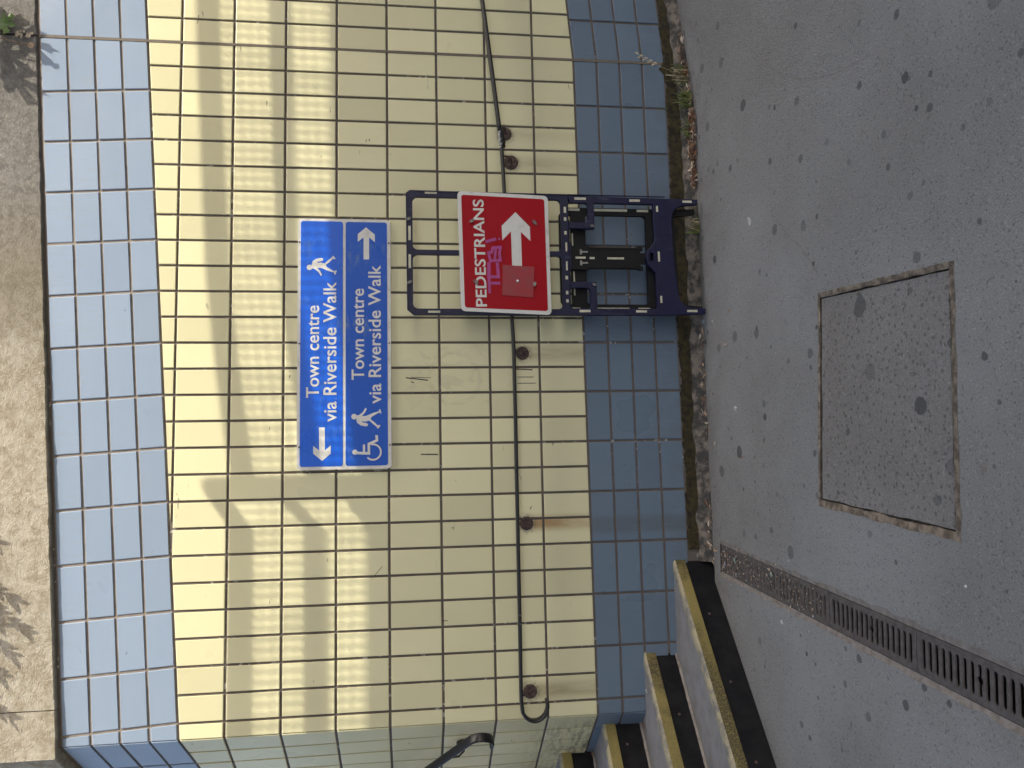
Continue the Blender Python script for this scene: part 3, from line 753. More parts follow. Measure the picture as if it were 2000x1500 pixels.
# rail climbing the steps on the side wall (in that wall's own axes: a = -s, out = -y)
def rw(s, off, z): return Vector((CX-s*math.cos(TH)-off*math.sin(TH), s*math.sin(TH)-off*math.cos(TH), z))
hr3 = tag(empty('stair_handrail', tuple(rw(0.3, 0, 0))), 'glossy black handrail with a curled end climbing the steps on the side wall', 'handrail')
pts = [rw(2.6, 0.075, 1.80), rw(1.05, 0.075, 1.80), rw(0.93, 0.075, 1.777), rw(0.6, 0.075, 1.577), rw(0.29, 0.075, 1.386), rw(0.12, 0.075, 1.278), rw(0.02, 0.075, 1.215)]
for k in range(1, 12):
    t = math.radians(124+k*16); pts.append(rw(0.0536+0.06*math.cos(t), 0.075, 1.1652+0.06*math.sin(t)))
ribbon('rail', pts, 0.046, 0.014, m_black, hr3, rw(0, 1, 0)-rw(0, 0, 0))
g = B(); r0 = rw(0.204, 0.001, 1.235); r1 = rw(0.204, 0.009, 1.235); g.tube([r0, r1], 0.034, 20, upv=(0, 0, 1)); g.build('rosette', m_rust, hr3)
g = B(); g.tube([rw(0.204, 0.006, 1.235), rw(0.204, 0.045, 1.235), rw(0.204, 0.068, 1.26), rw(0.204, 0.075, 1.322)], 0.0052, 8); g.build('stay', m_rust, hr3)

# ------------------------------------------------------------------ lettering and marks
def text(body, x0, x1, zb, h, c, mat, parent, name='lettering', slope=0.0, fat=0.0, mapf=None):
    cu = bpy.data.curves.new('t', 'FONT'); cu.body = body; cu.size = 1; cu.offset = fat; cu.resolution_u = 4
    ob = bpy.data.objects.new('t', cu); C.objects.link(ob)
    dg = bpy.context.evaluated_depsgraph_get(); me = bpy.data.meshes.new_from_object(ob.evaluated_get(dg))
    bpy.data.objects.remove(ob); bpy.data.curves.remove(cu)
    xs_ = [v.co.x for v in me.vertices]; a, b = min(xs_), max(xs_)
    # cap height from the highest flat-topped capital
    top = max(v.co.y for v in me.vertices)
    for v in me.vertices:
        x = x0+(v.co.x-a)/(b-a)*(x1-x0); z = zb+v.co.y/top*h+slope*(x-x0)
        v.co = Vector(wallmap(x, z, c))
    par = list(range(len(me.vertices)))
    def find(i):
        while par[i] != i: par[i] = par[par[i]]; i = par[i]
        return i
    for p in me.polygons:
        v0 = find(p.vertices[0])
        for v in p.vertices[1:]: par[find(v)] = v0
    isl = {}
    for p in me.polygons: isl.setdefault(find(p.vertices[0]), []).append(p)
    ext = sorted((min(me.vertices[v].co.x for p in ps for v in p.vertices), max(me.vertices[v].co.x for p in ps for v in p.vertices), k) for k, ps in isl.items())
    gap = (x1-x0)/(b-a)*0.14; words = []; right = -1e9
    for lo, hi, k in ext:
        if lo-right > gap: words.append([])
        words[-1].append(k); right = max(right, hi)
    for wd in words:
        ids = {}; fs_ = []
        for k in wd:
            for p in isl[k]: fs_.append([ids.setdefault(v, len(ids)) for v in p.vertices])
        vs_ = [None]*len(ids)
        for v, i in ids.items(): vs_[i] = me.vertices[v].co.copy()
        put(name, vs_, fs_, mat, parent)
    bpy.data.meshes.remove(me)
def flatpoly(name, pts, c, mat, parent, d=0.0006):
    g = B(); g.plate(pts, [], c-d, c, wallmap); return g.build(name, mat, parent)
def stroke(g, pts, wd, c):
    for (ax, az), (bx, bz) in zip(pts, pts[1:]):
        d = Vector((bx-ax, bz-az)); L = d.length or 1; d /= L; nn = Vector((-d.y, d.x))*wd/2; e = d*wd*0.35
        g.plate([(ax-e.x+nn.x, az-e.y+nn.y), (ax-e.x-nn.x, az-e.y-nn.y), (bx+e.x-nn.x, bz+e.y-nn.y), (bx+e.x+nn.x, bz+e.y+nn.y)], [], c-0.0004, c, wallmap); c += 0.00012
def disc(cx_, cz, r, n=18): return [(cx_+r*math.cos(2*math.pi*i/n), cz+r*math.sin(2*math.pi*i/n)) for i in range(n)]

# blue direction sign
sg = tag(empty('direction_sign', (-1.75, 0, 1.571)), 'blue town centre direction sign with two white arrows fixed to the yellow tiles', 'sign')
g = B(); g.plate(rrect(-2.365, -1.136, 1.572, 2.019, 0.020), [], 0.004, 0.0130, wallmap); pl = g.build('sign_plate', m_white, sg)
g = B(); g.plate(rrect(-2.3495, -1.149, 1.803, 2.005, 0.012), [], 0.0130, 0.0142, wallmap); g.build('blue_panel', m_sblue, sg)
g = B(); g.plate(rrect(-2.3495, -1.150, 1.589, 1.790, 0.012), [], 0.0130, 0.0142, wallmap); g.build('blue_panel', m_sblue2, sg)
FT = 0.012; c = 0.0148
text('Town centre', -2.020, -1.570, 1.9165, 0.060, c, m_white, sg, fat=FT, slope=0.002)
text('via Riverside Walk', -2.137, -1.452, 1.834, 0.061, c, m_white, sg, fat=FT, slope=0.003)
text('Town centre', -1.935, -1.485, 1.7025, 0.059, c, m_white, sg, fat=FT, slope=0.0)
text('via Riverside Walk', -2.052, -1.367, 1.6215, 0.059, c, m_white, sg, fat=FT, slope=0.0)
flatpoly('arrow', [(-2.323, 1.900), (-2.289, 1.860), (-2.249, 1.860), (-2.274, 1.887), (-2.163, 1.888), (-2.163, 1.915), (-2.273, 1.914), (-2.250, 1.942), (-2.287, 1.942)], c, m_white, sg)
flatpoly('arrow', [(-1.176, 1.691), (-1.212, 1.648), (-1.251, 1.648), (-1.226, 1.676), (-1.338, 1.676), (-1.339, 1.703), (-1.227, 1.703), (-1.250, 1.731), (-1.211, 1.731)], c, m_white, sg)
MAN = [(-1.386, 1.951), (-1.366, 1.953), (-1.35, 1.948), (-1.338, 1.932), (-1.333, 1.908), (-1.336, 1.898), (-1.345, 1.898), (-1.35, 1.906), (-1.352, 1.921), (-1.359, 1.929), (-1.356, 1.91), (-1.361, 1.891), (-1.343, 1.872), (-1.329, 1.854), (-1.323, 1.855), (-1.323, 1.847), (-1.336, 1.838), (-1.34, 1.842), (-1.337, 1.851), (-1.354, 1.868), (-1.367, 1.885), (-1.378, 1.881), (-1.391, 1.859), (-1.4, 1.844), (-1.393, 1.835), (-1.4, 1.833), (-1.416, 1.839), (-1.414, 1.844), (-1.405, 1.846), (-1.398, 1.872), (-1.385, 1.902), (-1.383, 1.914), (-1.384, 1.926), (-1.399, 1.912), (-1.418, 1.903), (-1.423, 1.91), (-1.414, 1.914), (-1.401, 1.923), (-1.388, 1.94)]
def man(fx):
    g = B(); g.plate([fx(*p) for p in MAN], [], c-0.0006, c, wallmap); f_ = g.build('walking_figure', m_white, sg)
    g = B(); g.plate(disc(*fx(-1.381, 1.963), 0.0135), [], c-0.0006, c+0.0001, wallmap); g.build('figure_head', m_white, f_)
man(lambda a, b: (a, b)); man(lambda a, b: (-2.116-(a+1.378), b-0.2135))
g = B()
stroke(g, [(-2.288, 1.738), (-2.291, 1.678)], 0.013, c); stroke(g, [(-2.286, 1.703), (-2.252, 1.703)], 0.011, c+0.0005)
stroke(g, [(-2.289, 1.680), (-2.246, 1.680), (-2.229, 1.641), (-2.208, 1.643)], 0.012, c+0.0009)
arc = [(-2.285+0.037*math.cos(math.radians(t)), 1.660+0.037*math.sin(math.radians(t))) for t in range(138, 380, 11)]
stroke(g, arc, 0.008, c+0.0014)
g.plate(disc(-2.284, 1.746, 0.0125), [], c-0.0006, c+0.0002, wallmap)
g.build('wheelchair_symbol', m_white, sg)
for a, b in ((-1.255, 2.011), (-1.255, 1.580), (-1.757, 2.010), (-1.755, 1.580), (-2.256, 2.007), (-2.252, 1.580)):
    g = B(); g.tube([wallmap(a, b, 0.013), wallmap(a, b, 0.0155)], 0.0042, 10, upv=(0, 0, 1)); g.build('screw', m_rust, pl)

for pts_, wd_, mt_ in (([(-1.925, 1.500), (-1.930, 1.455), (-1.938, 1.395)], 0.0045, m_kplast), ([(-1.922, 1.475), (-1.926, 1.380)], 0.0022, m_kplast), ([(-1.945, 1.475), (-1.950, 1.462)], 0.004, m_kplast),
                      ([(-1.925, 0.950), (-1.925, 0.868)], 0.003, m_fillet), ([(-1.956, 0.950), (-1.956, 0.856)], 0.003, m_fillet), ([(-1.885, 0.955), (-1.888, 0.875)], 0.006, m_fillet),
                      ([(-2.30, 1.430), (-2.302, 1.350)], 0.006, m_fillet), ([(-3.095, 1.335), (-3.096, 1.312)], 0.003, m_kplast), ([(-2.83, 1.62), (-2.87, 1.655)], 0.002, m_kplast)):
    g = B(); stroke(g, pts_, wd_, 0.0012); g.build('scuff_mark', mt_, main)

# ------------------------------------------------------------------ folding sign stand with its red plate
stand = tag(empty('sign_stand', (-1.335, -0.13, 0)), 'navy plastic folding sign stand leaning upright against the wall', 'sign stand')
outer = [(-1.025, 1.475), (-1.040, 1.495), (-1.612, 1.492), (-1.639, 1.460), (-1.640, 0.9), (-1.638, 0.30), (-1.634, 0.10), (-1.630, 0.012), (-1.602, 0.010), (-1.599, 0.085), (-1.588, 0.118), (-1.566, 0.138), (-1.530, 0.148), (-1.34, 0.166), (-1.150, 0.168), (-1.115, 0.162), (-1.090, 0.143), (-1.076, 0.115), (-1.071, 0.075), (-1.068, 0.028), (-1.042, 0.028), (-1.041, 0.10), (-1.039, 0.40), (-1.034, 0.70), (-1.028, 1.1)]
holes = [rrect(-1.320, -1.059, 0.735, 1.463, 0.024), rrect(-1.608, -1.344, 0.735, 1.463, 0.024),
         rrect(-1.171, -1.072, 0.598, 0.697, 0.016), rrect(-1.604, -1.502, 0.597, 0.697, 0.016),
         [(-1.072, 0.262), (-1.072, 0.566), (-1.203, 0.566), (-1.203, 0.692), (-1.268, 0.696), (-1.284, 0.688), (-1.410, 0.688), (-1.425, 0.696), (-1.471, 0.692), (-1.471, 0.564), (-1.604, 0.564), (-1.604, 0.260), (-1.425, 0.260), (-1.400, 0.278), (-1.380, 0.300), (-1.345, 0.309), (-1.308, 0.300), (-1.290, 0.280), (-1.262, 0.262)],
         rrect(-1.362, -1.322, 0.270, 0.286, 0.004)]
g = B(); g.plate(outer, holes, 0.122, 0.146, wallmap); fr = g.build('front_frame', m_bplast, stand)
bv = fr.modifiers.new('bevel', 'BEVEL'); bv.width = 0.0028; bv.segments = 2; bv.limit_method = 'ANGLE'; bv.angle_limit = math.radians(40)
# raised ribs of the frame
g = B()
for (a0, a1, b0, b1) in ((-1.637, -1.634, 0.20, 1.44), (-1.034, -1.0305, 0.20, 1.44), (-1.600, -1.08, 0.254, 0.258), (-1.60, -1.075, 0.733, 0.7365), (-1.60, -1.07, 0.700, 0.7035), (-1.61, -1.05, 1.488, 1.4905)):
    g = B(); g.plate([(a0, b0), (a1, b0), (a1, b1), (a0, b1)], [], 0.140, 0.1495, wallmap); g.build('frame_rib', m_bplast, fr)
g = B(); g.plate(rrect(-1.235, -1.128, 0.196, 0.236, 0.018), [rrect(-1.231, -1.132, 0.200, 0.232, 0.015)], 0.140, 0.1485, wallmap)
g.build('grip_recess', m_bplast, fr)
def slots(parent, lst, c0, mat):
    for (a0, a1, b0, b1) in lst:
        g = B(); g.plate([(a0, b0), (a1, b0), (a1, b1), (a0, b1)], [], c0-0.004, c0, wallmap); g.build('reflector', mat, parent)
slots(fr, [(-1.043, -1.033, 1.345, 1.403), (-1.629, -1.619, 1.335, 1.393), (-1.275, -1.205, 1.472, 1.484), (-1.412, -1.345, 1.472, 1.484),
           (-1.057, -1.045, 0.606, 0.664), (-1.061, -1.049, 0.330, 0.384), (-1.060, -1.049, 0.060, 0.108), (-1.624, -1.612, 0.600, 0.655), (-1.624, -1.613, 0.315, 0.370), (-1.621, -1.610, 0.055, 0.108),
           (-1.110, -1.080, 0.2375, 0.2475), (-1.575, -1.540, 0.234, 0.244), (-1.365, -1.315, 0.2375, 0.2475),
           (-1.125, -1.095, 0.708, 0.720), (-1.165, -1.148, 0.708, 0.720), (-1.235, -1.218, 0.708, 0.720), (-1.275, -1.320, 0.708, 0.716), (-1.415, -1.370, 0.708, 0.716), (-1.460, -1.443, 0.708, 0.720), (-1.535, -1.518, 0.708, 0.720), (-1.575, -1.560, 0.708, 0.720)], 0.1475, m_cream)
rear = B()
ro = [(-1.083, 0.71), (-1.120, 0.735), (-1.56, 0.735), (-1.606, 0.71), (-1.606, 0.15), (-1.612, 0.012), (-1.585, 0.012), (-1.575, 0.13), (-1.12, 0.14), (-1.104, 0.03), (-1.078, 0.03), (-1.083, 0.15)]
rear.plate(ro, [rrect(-1.575, -1.119, 0.290, 0.604, 0.018), rrect(-1.575, -1.119, 0.676, 0.705, 0.008)], 0.078, 0.102, wallmap)
rf = rear.build('rear_frame', m_kplast, stand)
slots(rf, [(-1.099, -1.087, 0.385, 0.575), (-1.099, -1.087, 0.275, 0.335), (-1.099, -1.087, 0.63, 0.70), (-1.603, -1.592, 0.39, 0.585), (-1.603, -1.592, 0.285, 0.345), (-1.603, -1.592, 0.64, 0.71), (-1.300, -1.215, 0.668, 0.674), (-1.53, -1.41, 0.664, 0.671)], 0.1035, m_cream)
g = B()
g.box((-1.404, -0.124, 0.600), (-1.284, -0.104, 0.695)); g.box((-1.398, -0.119, 0.330), (-1.290, -0.104, 0.600)); g.box((-1.372, -0.1205, 0.285), (-1.316, -0.104, 0.334)); g.box((-1.404, -0.1215, 0.318), (-1.384, -0.106, 0.342)); g.box((-1.304, -0.1215, 0.318), (-1.284, -0.106, 0.342))
g.box((-1.395, -0.1225, 0.335), (-1.391, -0.118, 0.6)); g.box((-1.297, -0.1225, 0.335), (-1.293, -0.118, 0.6)); g.box((-1.404, -0.127, 0.596), (-1.284, -0.123, 0.603))
br = g.build('brace', m_kplast, stand)
slots(br, [(-1.350, -1.340, 0.612, 0.662)], 0.1262, m_cream); slots(br, [(-1.350, -1.340, 0.415, 0.500), (-1.350, -1.340, 0.565, 0.590)], 0.1212, m_cream)
for sx in (-1.372, -1.316):
    g = B(); g.box((sx-0.012, -0.1275, 0.630), (sx+0.012, -0.123, 0.640)); g.box((sx-0.004, -0.1285, 0.600), (sx+0.004, -0.123, 0.632)); g.build('catch', m_bolt, br)
def ring(a, b, c, r, tilt, parent, name='wire_clip', mat=None):
    g = B(); pts = []
    for i in range(13):
        t = 2*math.pi*i/12; x, y = r*math.cos(t), 0.45*r*math.sin(t)
        pts.append(wallmap(a+x*math.cos(tilt)-y*math.sin(tilt), b+x*math.sin(tilt)+y*math.cos(tilt), c+0.010+0.008*math.cos(t)))
    g.tube(pts, 0.0022, 6, cap=False)
    g.tube([wallmap(a, b, c), wallmap(a, b, c+0.010)], 0.006, 10, upv=(0, 0, 1))
    return g.build(name, mat or m_bolt, parent)
ring(-1.172, 1.482, 0.146, 0.014, 2.2, fr); ring(-1.482, 1.479, 0.146, 0.012, 2.4, fr); ring(-1.192, 0.580, 0.146, 0.012, 1.7, fr); ring(-1.488, 0.577, 0.146, 0.012, 1.6, fr)
for a, b in ((-1.182, 0.66), (-1.187, 0.622), (-1.486, 0.66), (-1.486, 0.622), (-1.12, 0.582)):
    g = B(); g.tube([wallmap(a, b, 0.1455), wallmap(a, b, 0.1468)], 0.0035, 8, upv=(0, 0, 1)); g.build('peg_hole', m_kplast, fr)
# red plate: hung on the stand
rs = tag(empty('pedestrians_sign', (-1.335, -0.155, 0.795)), 'red pedestrians sign with white arrow and pink scrawl, hung on the navy stand', 'sign')
Q = [(-1.640, 0.795), (-1.044, 0.800), (-1.029, 1.246), (-1.622, 1.235)]        # bottom left, bottom right, top right, top left
def bil(s, t):
    return tuple((Q[0][i]*(1-s)+Q[1][i]*s)*(1-t)+(Q[3][i]*(1-s)+Q[2][i]*s)*t for i in (0, 1))
def rq(m, r):
    return [bil(a/0.6, b/0.45) for a, b in rrect(m, 0.6-m, m, 0.45-m, r)]
g = B(); g.plate(rq(0, 0.022), [], 0.1505, 0.156, wallmap); rp_ = g.build('sign_plate', m_white, rs)
bv = rp_.modifiers.new('bevel', 'BEVEL'); bv.width = 0.0015; bv.segments = 2; bv.limit_method = 'ANGLE'; bv.angle_limit = math.radians(40)
g = B(); g.plate(rq(0.0185, 0.013), [], 0.156, 0.1568, wallmap); g.build('red_panel', m_sred, rs)
text('PEDESTRIANS', -1.600, -1.070, 1.112, 0.052, 0.1575, m_white, rs, slope=0.015, fat=0.016)
flatpoly('arrow', [(-1.130, 0.963), (-1.200, 1.032), (-1.272, 1.030), (-1.227, 0.987), (-1.420, 0.984), (-1.421, 0.936), (-1.229, 0.938), (-1.273, 0.892), (-1.203, 0.893)], 0.1575, m_white, rs)
g = B()
stroke(g, [(-1.388, 1.098), (-1.456, 1.099)], 0.0162, 0.1580); stroke(g, [(-1.456, 1.099), (-1.530, 1.097)], 0.0135, 0.1583); stroke(g, [(-1.486, 1.096), (-1.485, 1.049)], 0.0135, 0.1586)
stroke(g, [(-1.454, 1.099), (-1.454, 1.053), (-1.388, 1.057)], 0.0149, 0.1590)
stroke(g, [(-1.376, 1.090), (-1.334, 1.099), (-1.334, 1.084), (-1.310, 1.077), (-1.307, 1.040), (-1.340, 1.046), (-1.372, 1.042), (-1.376, 1.090)], 0.0135, 0.1594); stroke(g, [(-1.376, 1.070), (-1.320, 1.064)], 0.0121, 0.1604)
stroke(g, [(-1.281, 1.108), (-1.268, 1.066)], 0.0149, 0.1608)
g.plate(disc(-1.266, 1.045, 0.0055), [], 0.1574, 0.1582, wallmap)
g.build('marker_scrawl', m_pink, rs)
g = B(); g.plate([(-1.395, 1.030), (-1.544, 1.036), (-1.554, 0.886), (-1.403, 0.876)], [], 0.1582, 0.1605, wallmap); pt = g.build('red_patch', m_patch, rs)
g = B(); g.tube([wallmap(-1.474, 0.959, 0.1605), wallmap(-1.474, 0.959, 0.163), wallmap(-1.474, 0.959, 0.1645)], [0.0075, 0.0066, 0.003], 12, upv=(0, 0, 1)); g.build('rivet', m_silver, pt)
for a, b, t in ((-1.181, 1.178, 2.4), (-1.183, 0.870, 0.9), (-1.482, 1.163, 1.0), (-1.489, 0.877, 2.9)): ring(a, b, 0.1565, 0.013, t, rs)

# ------------------------------------------------------------------ plants
def leaf_outline(size, kind):
    if kind == 'lobed':
        half = [(0, -0.56), (0.05, -0.42), (0.13, -0.36), (0.10, -0.24), (0.08, -0.12), (0.20, -0.22), (0.30, -0.34), (0.40, -0.36), (0.42, -0.24), (0.52, -0.16), (0.38, -0.08), (0.22, 0.02), (0.36, 0.06), (0.46, 0.16), (0.38, 0.24), (0.26, 0.22), (0.20, 0.32), (0.10, 0.26)]
        return [(x*size, y*size) for x, y in half] + [(0, 0.24*size)] + [(-x*size, y*size) for x, y in half[::-1][:-1]]
    half = [(0, -0.5), (0.10, -0.32), (0.16, -0.08), (0.15, 0.15), (0.07, 0.40)]
    return [(x*size, y*size) for x, y in half] + [(0, 0.5*size)] + [(-x*size, y*size) for x, y in half[::-1][:-1]]
def leaf(g, pos, size, kind, nrm, tip, fold=0.15):
    """leaf blade with a folded midrib; tip is the direction of its point"""
    nrm = Vector(nrm).normalized(); tip = Vector(tip); tip = (tip-nrm*tip.dot(nrm)).normalized(); sd_ = tip.cross(nrm)
    O = leaf_outline(size, kind); pos = Vector(pos)
    n_ = len(O); vs = [pos+sd_*x-tip*y*1.0+nrm*(abs(x)*fold-0.25*fold*abs(y)) for x, y in O] + [pos+nrm*0.0]
    g.add(vs, [[i, (i+1) % n_, n_] for i in range(n_)])
sap = tag(empty('sycamore_sapling', (MOV, 0.0, 3.30)), 'young sycamore rooted in the coping joint, a bright leaf tip and one added leaf in view', 'plant')
g = B()
K1 = Vector((0.205, -0.16, 0.26))            # towards the sun, clear of the wall
LV = [((-0.225, 3.365), 0.155, (-0.35, -1)), ((-0.350, 3.375), 0.130, (0.15, -1)), ((-0.475, 3.335), 0.165, (-0.45, -1))]
root = Vector((MOV, -0.005, 3.40))
g.tube([(MOV, 0.03, 3.355), root, (MOV+0.06, -0.07, 3.47), (MOV+0.10, -0.12, 3.60), (MOV+0.12, -0.15, 3.78)], [0.006, 0.006, 0.005, 0.004, 0.003], 6)
g.build('stem', m_stem, sap)
for (x, z), s, tp_ in LV:
    P = Vector((x, 0, z))+K1*0.62
    g = B(); leaf(g, P, s, 'lobed', (0.45, -0.75, 0.35), (tp_[0], -0.15, tp_[1])); lf = g.build('leaf', m_leaf, sap)
    g = B(); top = Vector((MOV+0.09, -0.10, 3.56)); g.tube([P+Vector((0, 0, s*0.2)), (P+top)/2+Vector((0, 0, 0.03)), top], 0.0016, 5); g.build('petiole', m_stem, lf)
g = B(); leaf(g, (-0.150, -0.10, 3.450), 0.15, 'lobed', (0.3, -0.8, 0.5), (-0.1, -0.1, -1)); g.build('leaf', m_leaf, sap)
g = B(); leaf(g, (-0.215, -0.035, 3.385), 0.115, 'lobed', (0.1, -0.95, 0.2), (-0.25, 0, -1)); g.build('leaf', m_leaf, sap)  # added leaf, standing in for a green-tinted leaf shadow on the coping
g = B(); P = Vector((-0.400, 0, 3.165))+K1*0.35
g.tube([P, P+Vector((0.01, 0.0, 0.06)), P+Vector((0.05, -0.01, 0.25))], 0.0026, 6); g.plate(disc(P.x, P.z, 0.015, 9), [], -P.y-0.001, -P.y+0.001, wallmap); g.build('seed_stalk', m_stem, sap)
bud = tag(empty('overhanging_shrub', (-2.35, 0.15, 3.66)), 'shrub on top of the wall whose drooping sprigs throw shadows on the coping', 'shrub')
K2 = Vector((0.32, -0.25, 0.405))
tips = [(-2.963, 3.185), (-3.10, 3.125), (-3.19, 3.190), (-3.285, 3.225), (-3.470, 3.185), (-2.70, 3.28), (-3.06, 3.25), (-3.37, 3.28)]
for q, (tx, tz) in enumerate(tips):
    tip_ = Vector((tx, 0, tz))+K2; bs = tip_+Vector((0.17, 0.08, 0.22)); bm = Vector((-2.35, 0.15, 3.70)).lerp(bs, 0.55)+Vector((0, 0, 0.22))
    g = B(); g.tube([(-2.35+0.02*q, 0.15, 3.62), bm, bs, bs.lerp(tip_, 0.5)+Vector((0, 0, 0.008)), tip_], [0.007, 0.005, 0.0035, 0.0025, 0.001], 6); sm = g.build('branch', m_stem, bud)
    g = B(); d = (tip_-bs).normalized()
    for k in range(10):
        p = bs.lerp(tip_, k/9)
        for sgn in (1, -1):
            sdv = d.cross(Vector((0.5, -0.6, 0.6))).normalized()*sgn
            leaf(g, p+sdv*0.011+Vector((R()-0.5, R()-0.5, R()-0.5))*0.008, 0.042+0.020*R(), 'plain', Vector((0.55, -0.6, 0.55))+Vector((R()-0.5, R()-0.5, R()-0.5))*0.7, d+sdv*0.8)
    g.build('foliage', m_sprig, bud)
def tuft(x, y, nb, h, spread, label, straw=0.25, lean=(0, 0, 0)):
    e = tag(empty('grass_tuft', (x, y, hgt(x))), label, 'grass', 'grass tufts along the foot of the wall')
    for mat, cnt, nm in ((m_grass, int(nb*(1-straw)), 'blades'), (m_straw, int(nb*straw), 'dry_blades')):
        g = B()
        for i in range(cnt):
            a = R()*6.28; L = h*(0.45+0.75*R()); out = spread*(0.3+R()); w_ = 0.0028+0.0030*R()
            p0 = Vector((x+(R()-0.5)*spread*1.3, y+(R()-0.5)*0.022, hgt(x)-0.004)); dr = Vector((math.cos(a), math.sin(a)*0.55-0.25, 0))
            sdv = Vector((-dr.y, dr.x, 0)).normalized(); vs = []
            for k in range(6):
                t = k/5; c_ = p0+dr*out*t*t+Vector(lean)*L*t*t+Vector((0, 0, L*(t-0.55*t*t*R()*1.2))); ww = w_*(1-t)**0.7
                if c_.y > -0.008: c_.y = -0.008
                vs += [c_-sdv*ww, c_+sdv*ww]
            g.add(vs, [[2*k, 2*k+1, 2*k+3, 2*k+2] for k in range(5)])
        tag(g.build(nm, mat, e), kind='stuff')
    return e
tuft(-0.475, -0.060, 85, 0.115, 0.065, 'densest green grass tuft at the foot of the wall beside the leaf pile', 0.15)
t1 = tuft(-0.335, -0.050, 46, 0.16, 0.07, 'straggly grass tuft growing from the broken tile under the movement joint', 0.5)
tuft(-0.64, -0.045, 46, 0.085, 0.06, 'low thin grass tuft behind the leaf pile near the stand', 0.1)
tuft(-1.155, -0.080, 34, 0.10, 0.06, 'small dry grass tuft between the feet of the navy stand', 0.45)
tuft(-1.985, -0.055, 5, 0.05, 0.02, 'few dry stalks sticking out under the slate blue tiles', 0.99)
g = B()     # flower stalk of the grass
g.tube([(-0.335, -0.04, 0.03), (-0.30, -0.05, 0.14), (-0.27, -0.06, 0.23), (-0.235, -0.065, 0.29)], 0.0009, 5)
for k in range(9):
    t = k/8; P = Vector((-0.285+0.05*t, -0.058, 0.19+0.10*t)); leaf(g, P+Vector((0.008*(-1)**k, 0, 0)), 0.022, 'plain', (0, -1, 0.2), (0.4*(-1)**k, 0, 1))
o = g.build('flower_stalk', m_straw, t1)

# ------------------------------------------------------------------ litter
def pile(x0, x1, nl, label):
    e = tag(empty('leaf_litter', ((x0+x1)/2, -0.07, 0)), label, 'leaf litter')
    bs = [B() for _ in m_dry]
    for i in range(nl):
        x = x0+(x1-x0)*R(); wd = 0.5+0.5*math.sin(math.pi*(x-x0)/(x1-x0)); y = edge(x)+0.004+random.gauss(0, 0.017*wd+0.004)
        z = hgt(x)+0.006+0.022*R()*wd
        if R() < 0.5:
            leaf(random.choice(bs), (x, y, z), 0.020+0.026*R(), 'plain', (R()-0.5, R()-0.5, 0.7), (R()-0.5, R()-0.5, 0.2*R()), 0.5)
        else:
            g = random.choice(bs); a = R()*6.28; L = 0.008+0.014*R(); d = Vector((math.cos(a), math.sin(a)*0.6, (R()-0.5)*0.8))*L; n_ = Vector((-d.y, d.x, 0.004))*0.35
            p = Vector((x, y, z)); g.add([p-d-n_*0.5, p-n_, p+d, p+n_], [[0, 1, 2, 3]])
    for b_, m in zip(bs, m_dry): tag(b_.build('dry_leaves', m, e), kind='stuff')
pile(-0.95, -0.53, 420, 'drift of brown dry leaves against the foot of the wall beside the stand')
pile(-0.50, -0.10, 90, 'thin scatter of dry leaves and stems under the straggly grass')
pile(-2.86, -1.7, 60, 'line of crumbs and leaf bits along the asphalt edge below the tiles')
def bit(name, x, y, z, size, mat, label, cat, kind='plain', ang=None, thick=0.004):
    g = B(); a = R()*6.28 if ang is None else ang
    nrm = (0.25*(R()-0.5)*2, -0.25*R(), 1); tipv = (math.cos(a), math.sin(a), 0.1)
    if kind == 'plain':
        leaf(g, (x, y, z+0.005), size, 'plain', nrm, tipv, 0.7)
        o = g.build(name, mat)
    elif kind == 'chip':
        pts = [(x+size*0.5*(0.6+0.6*R())*math.cos(t+a)*(1.0 if i % 2 else 0.7), y+size*0.32*(0.6+0.6*R())*math.sin(t+a)) for i, t in enumerate([k*math.pi/3.5 for k in range(7)])]
        g.plate(pts, [], z+0.0008, z+thick, lambda p, q, c_: (p, q, c_+0.15*(p-x))); o = g.build(name, mat)
    else:
        d = Vector((math.cos(a), math.sin(a), 0))*size*0.5
        g.tube([Vector((x, y, z+0.004))-d, Vector((x, y, z+0.004)), Vector((x, y, z+0.004))+d], 0.0038, 8); o = g.build(name, mat)
    return tag(o, label, cat)
bit('fallen_leaf', -1.814, -0.353, 0, 0.045, m_dry[2], 'curled tan leaf lying alone on the asphalt left of the stand', 'leaf', ang=1.5)
bit('paper_scrap', -2.123, -0.436, 0, 0.030, m_paper, 'small white scrap of paper on the asphalt below the slate tiles', 'litter', 'chip', 0.2, 0.008)
bit('flattened_wrapper', -1.320, -0.679, 0, 0.055, m_paper, 'flat pale wrapper on the asphalt in front of the stand', 'litter', 'chip', 0.1, 0.003)
bit('fallen_leaf', -1.664, -0.415, 0, 0.026, m_dry[0], 'tiny brown leaf on the asphalt in front of the left foot of the stand', 'leaf', ang=0.4)
bit('paper_scrap', -2.277, -0.168, 0, 0.030, m_dry[2], 'cream twist of paper on the asphalt near the wall foot', 'litter', ang=2.6)
bit('fallen_leaf', -2.348, -0.488, 0, 0.020, m_dry[3], 'rust coloured leaf crumb on the asphalt towards the drain', 'leaf')
bit('fallen_leaf', -2.401, -0.212, 0, 0.022, m_dry[1], 'dark brown leaf crumb close to the wall foot towards the drain', 'leaf')
bit('paper_scrap', -1.676, -0.202, 0, 0.016, m_paper, 'tiny white scrap just left of the foot of the stand', 'litter', 'chip', 0.4, 0.004)
bit('bottle_cap', -1.655, -0.085, 0, 0.026, m_mauve, 'pale blue plastic bit touching the left foot of the stand', 'litter', 'chip', 0.3, 0.007)
bit('fallen_leaf', -1.705, -0.088, 0.004, 0.042, m_dry[0], 'pinkish tan leaf lying in the fillet left of the stand', 'leaf', ang=0.3)
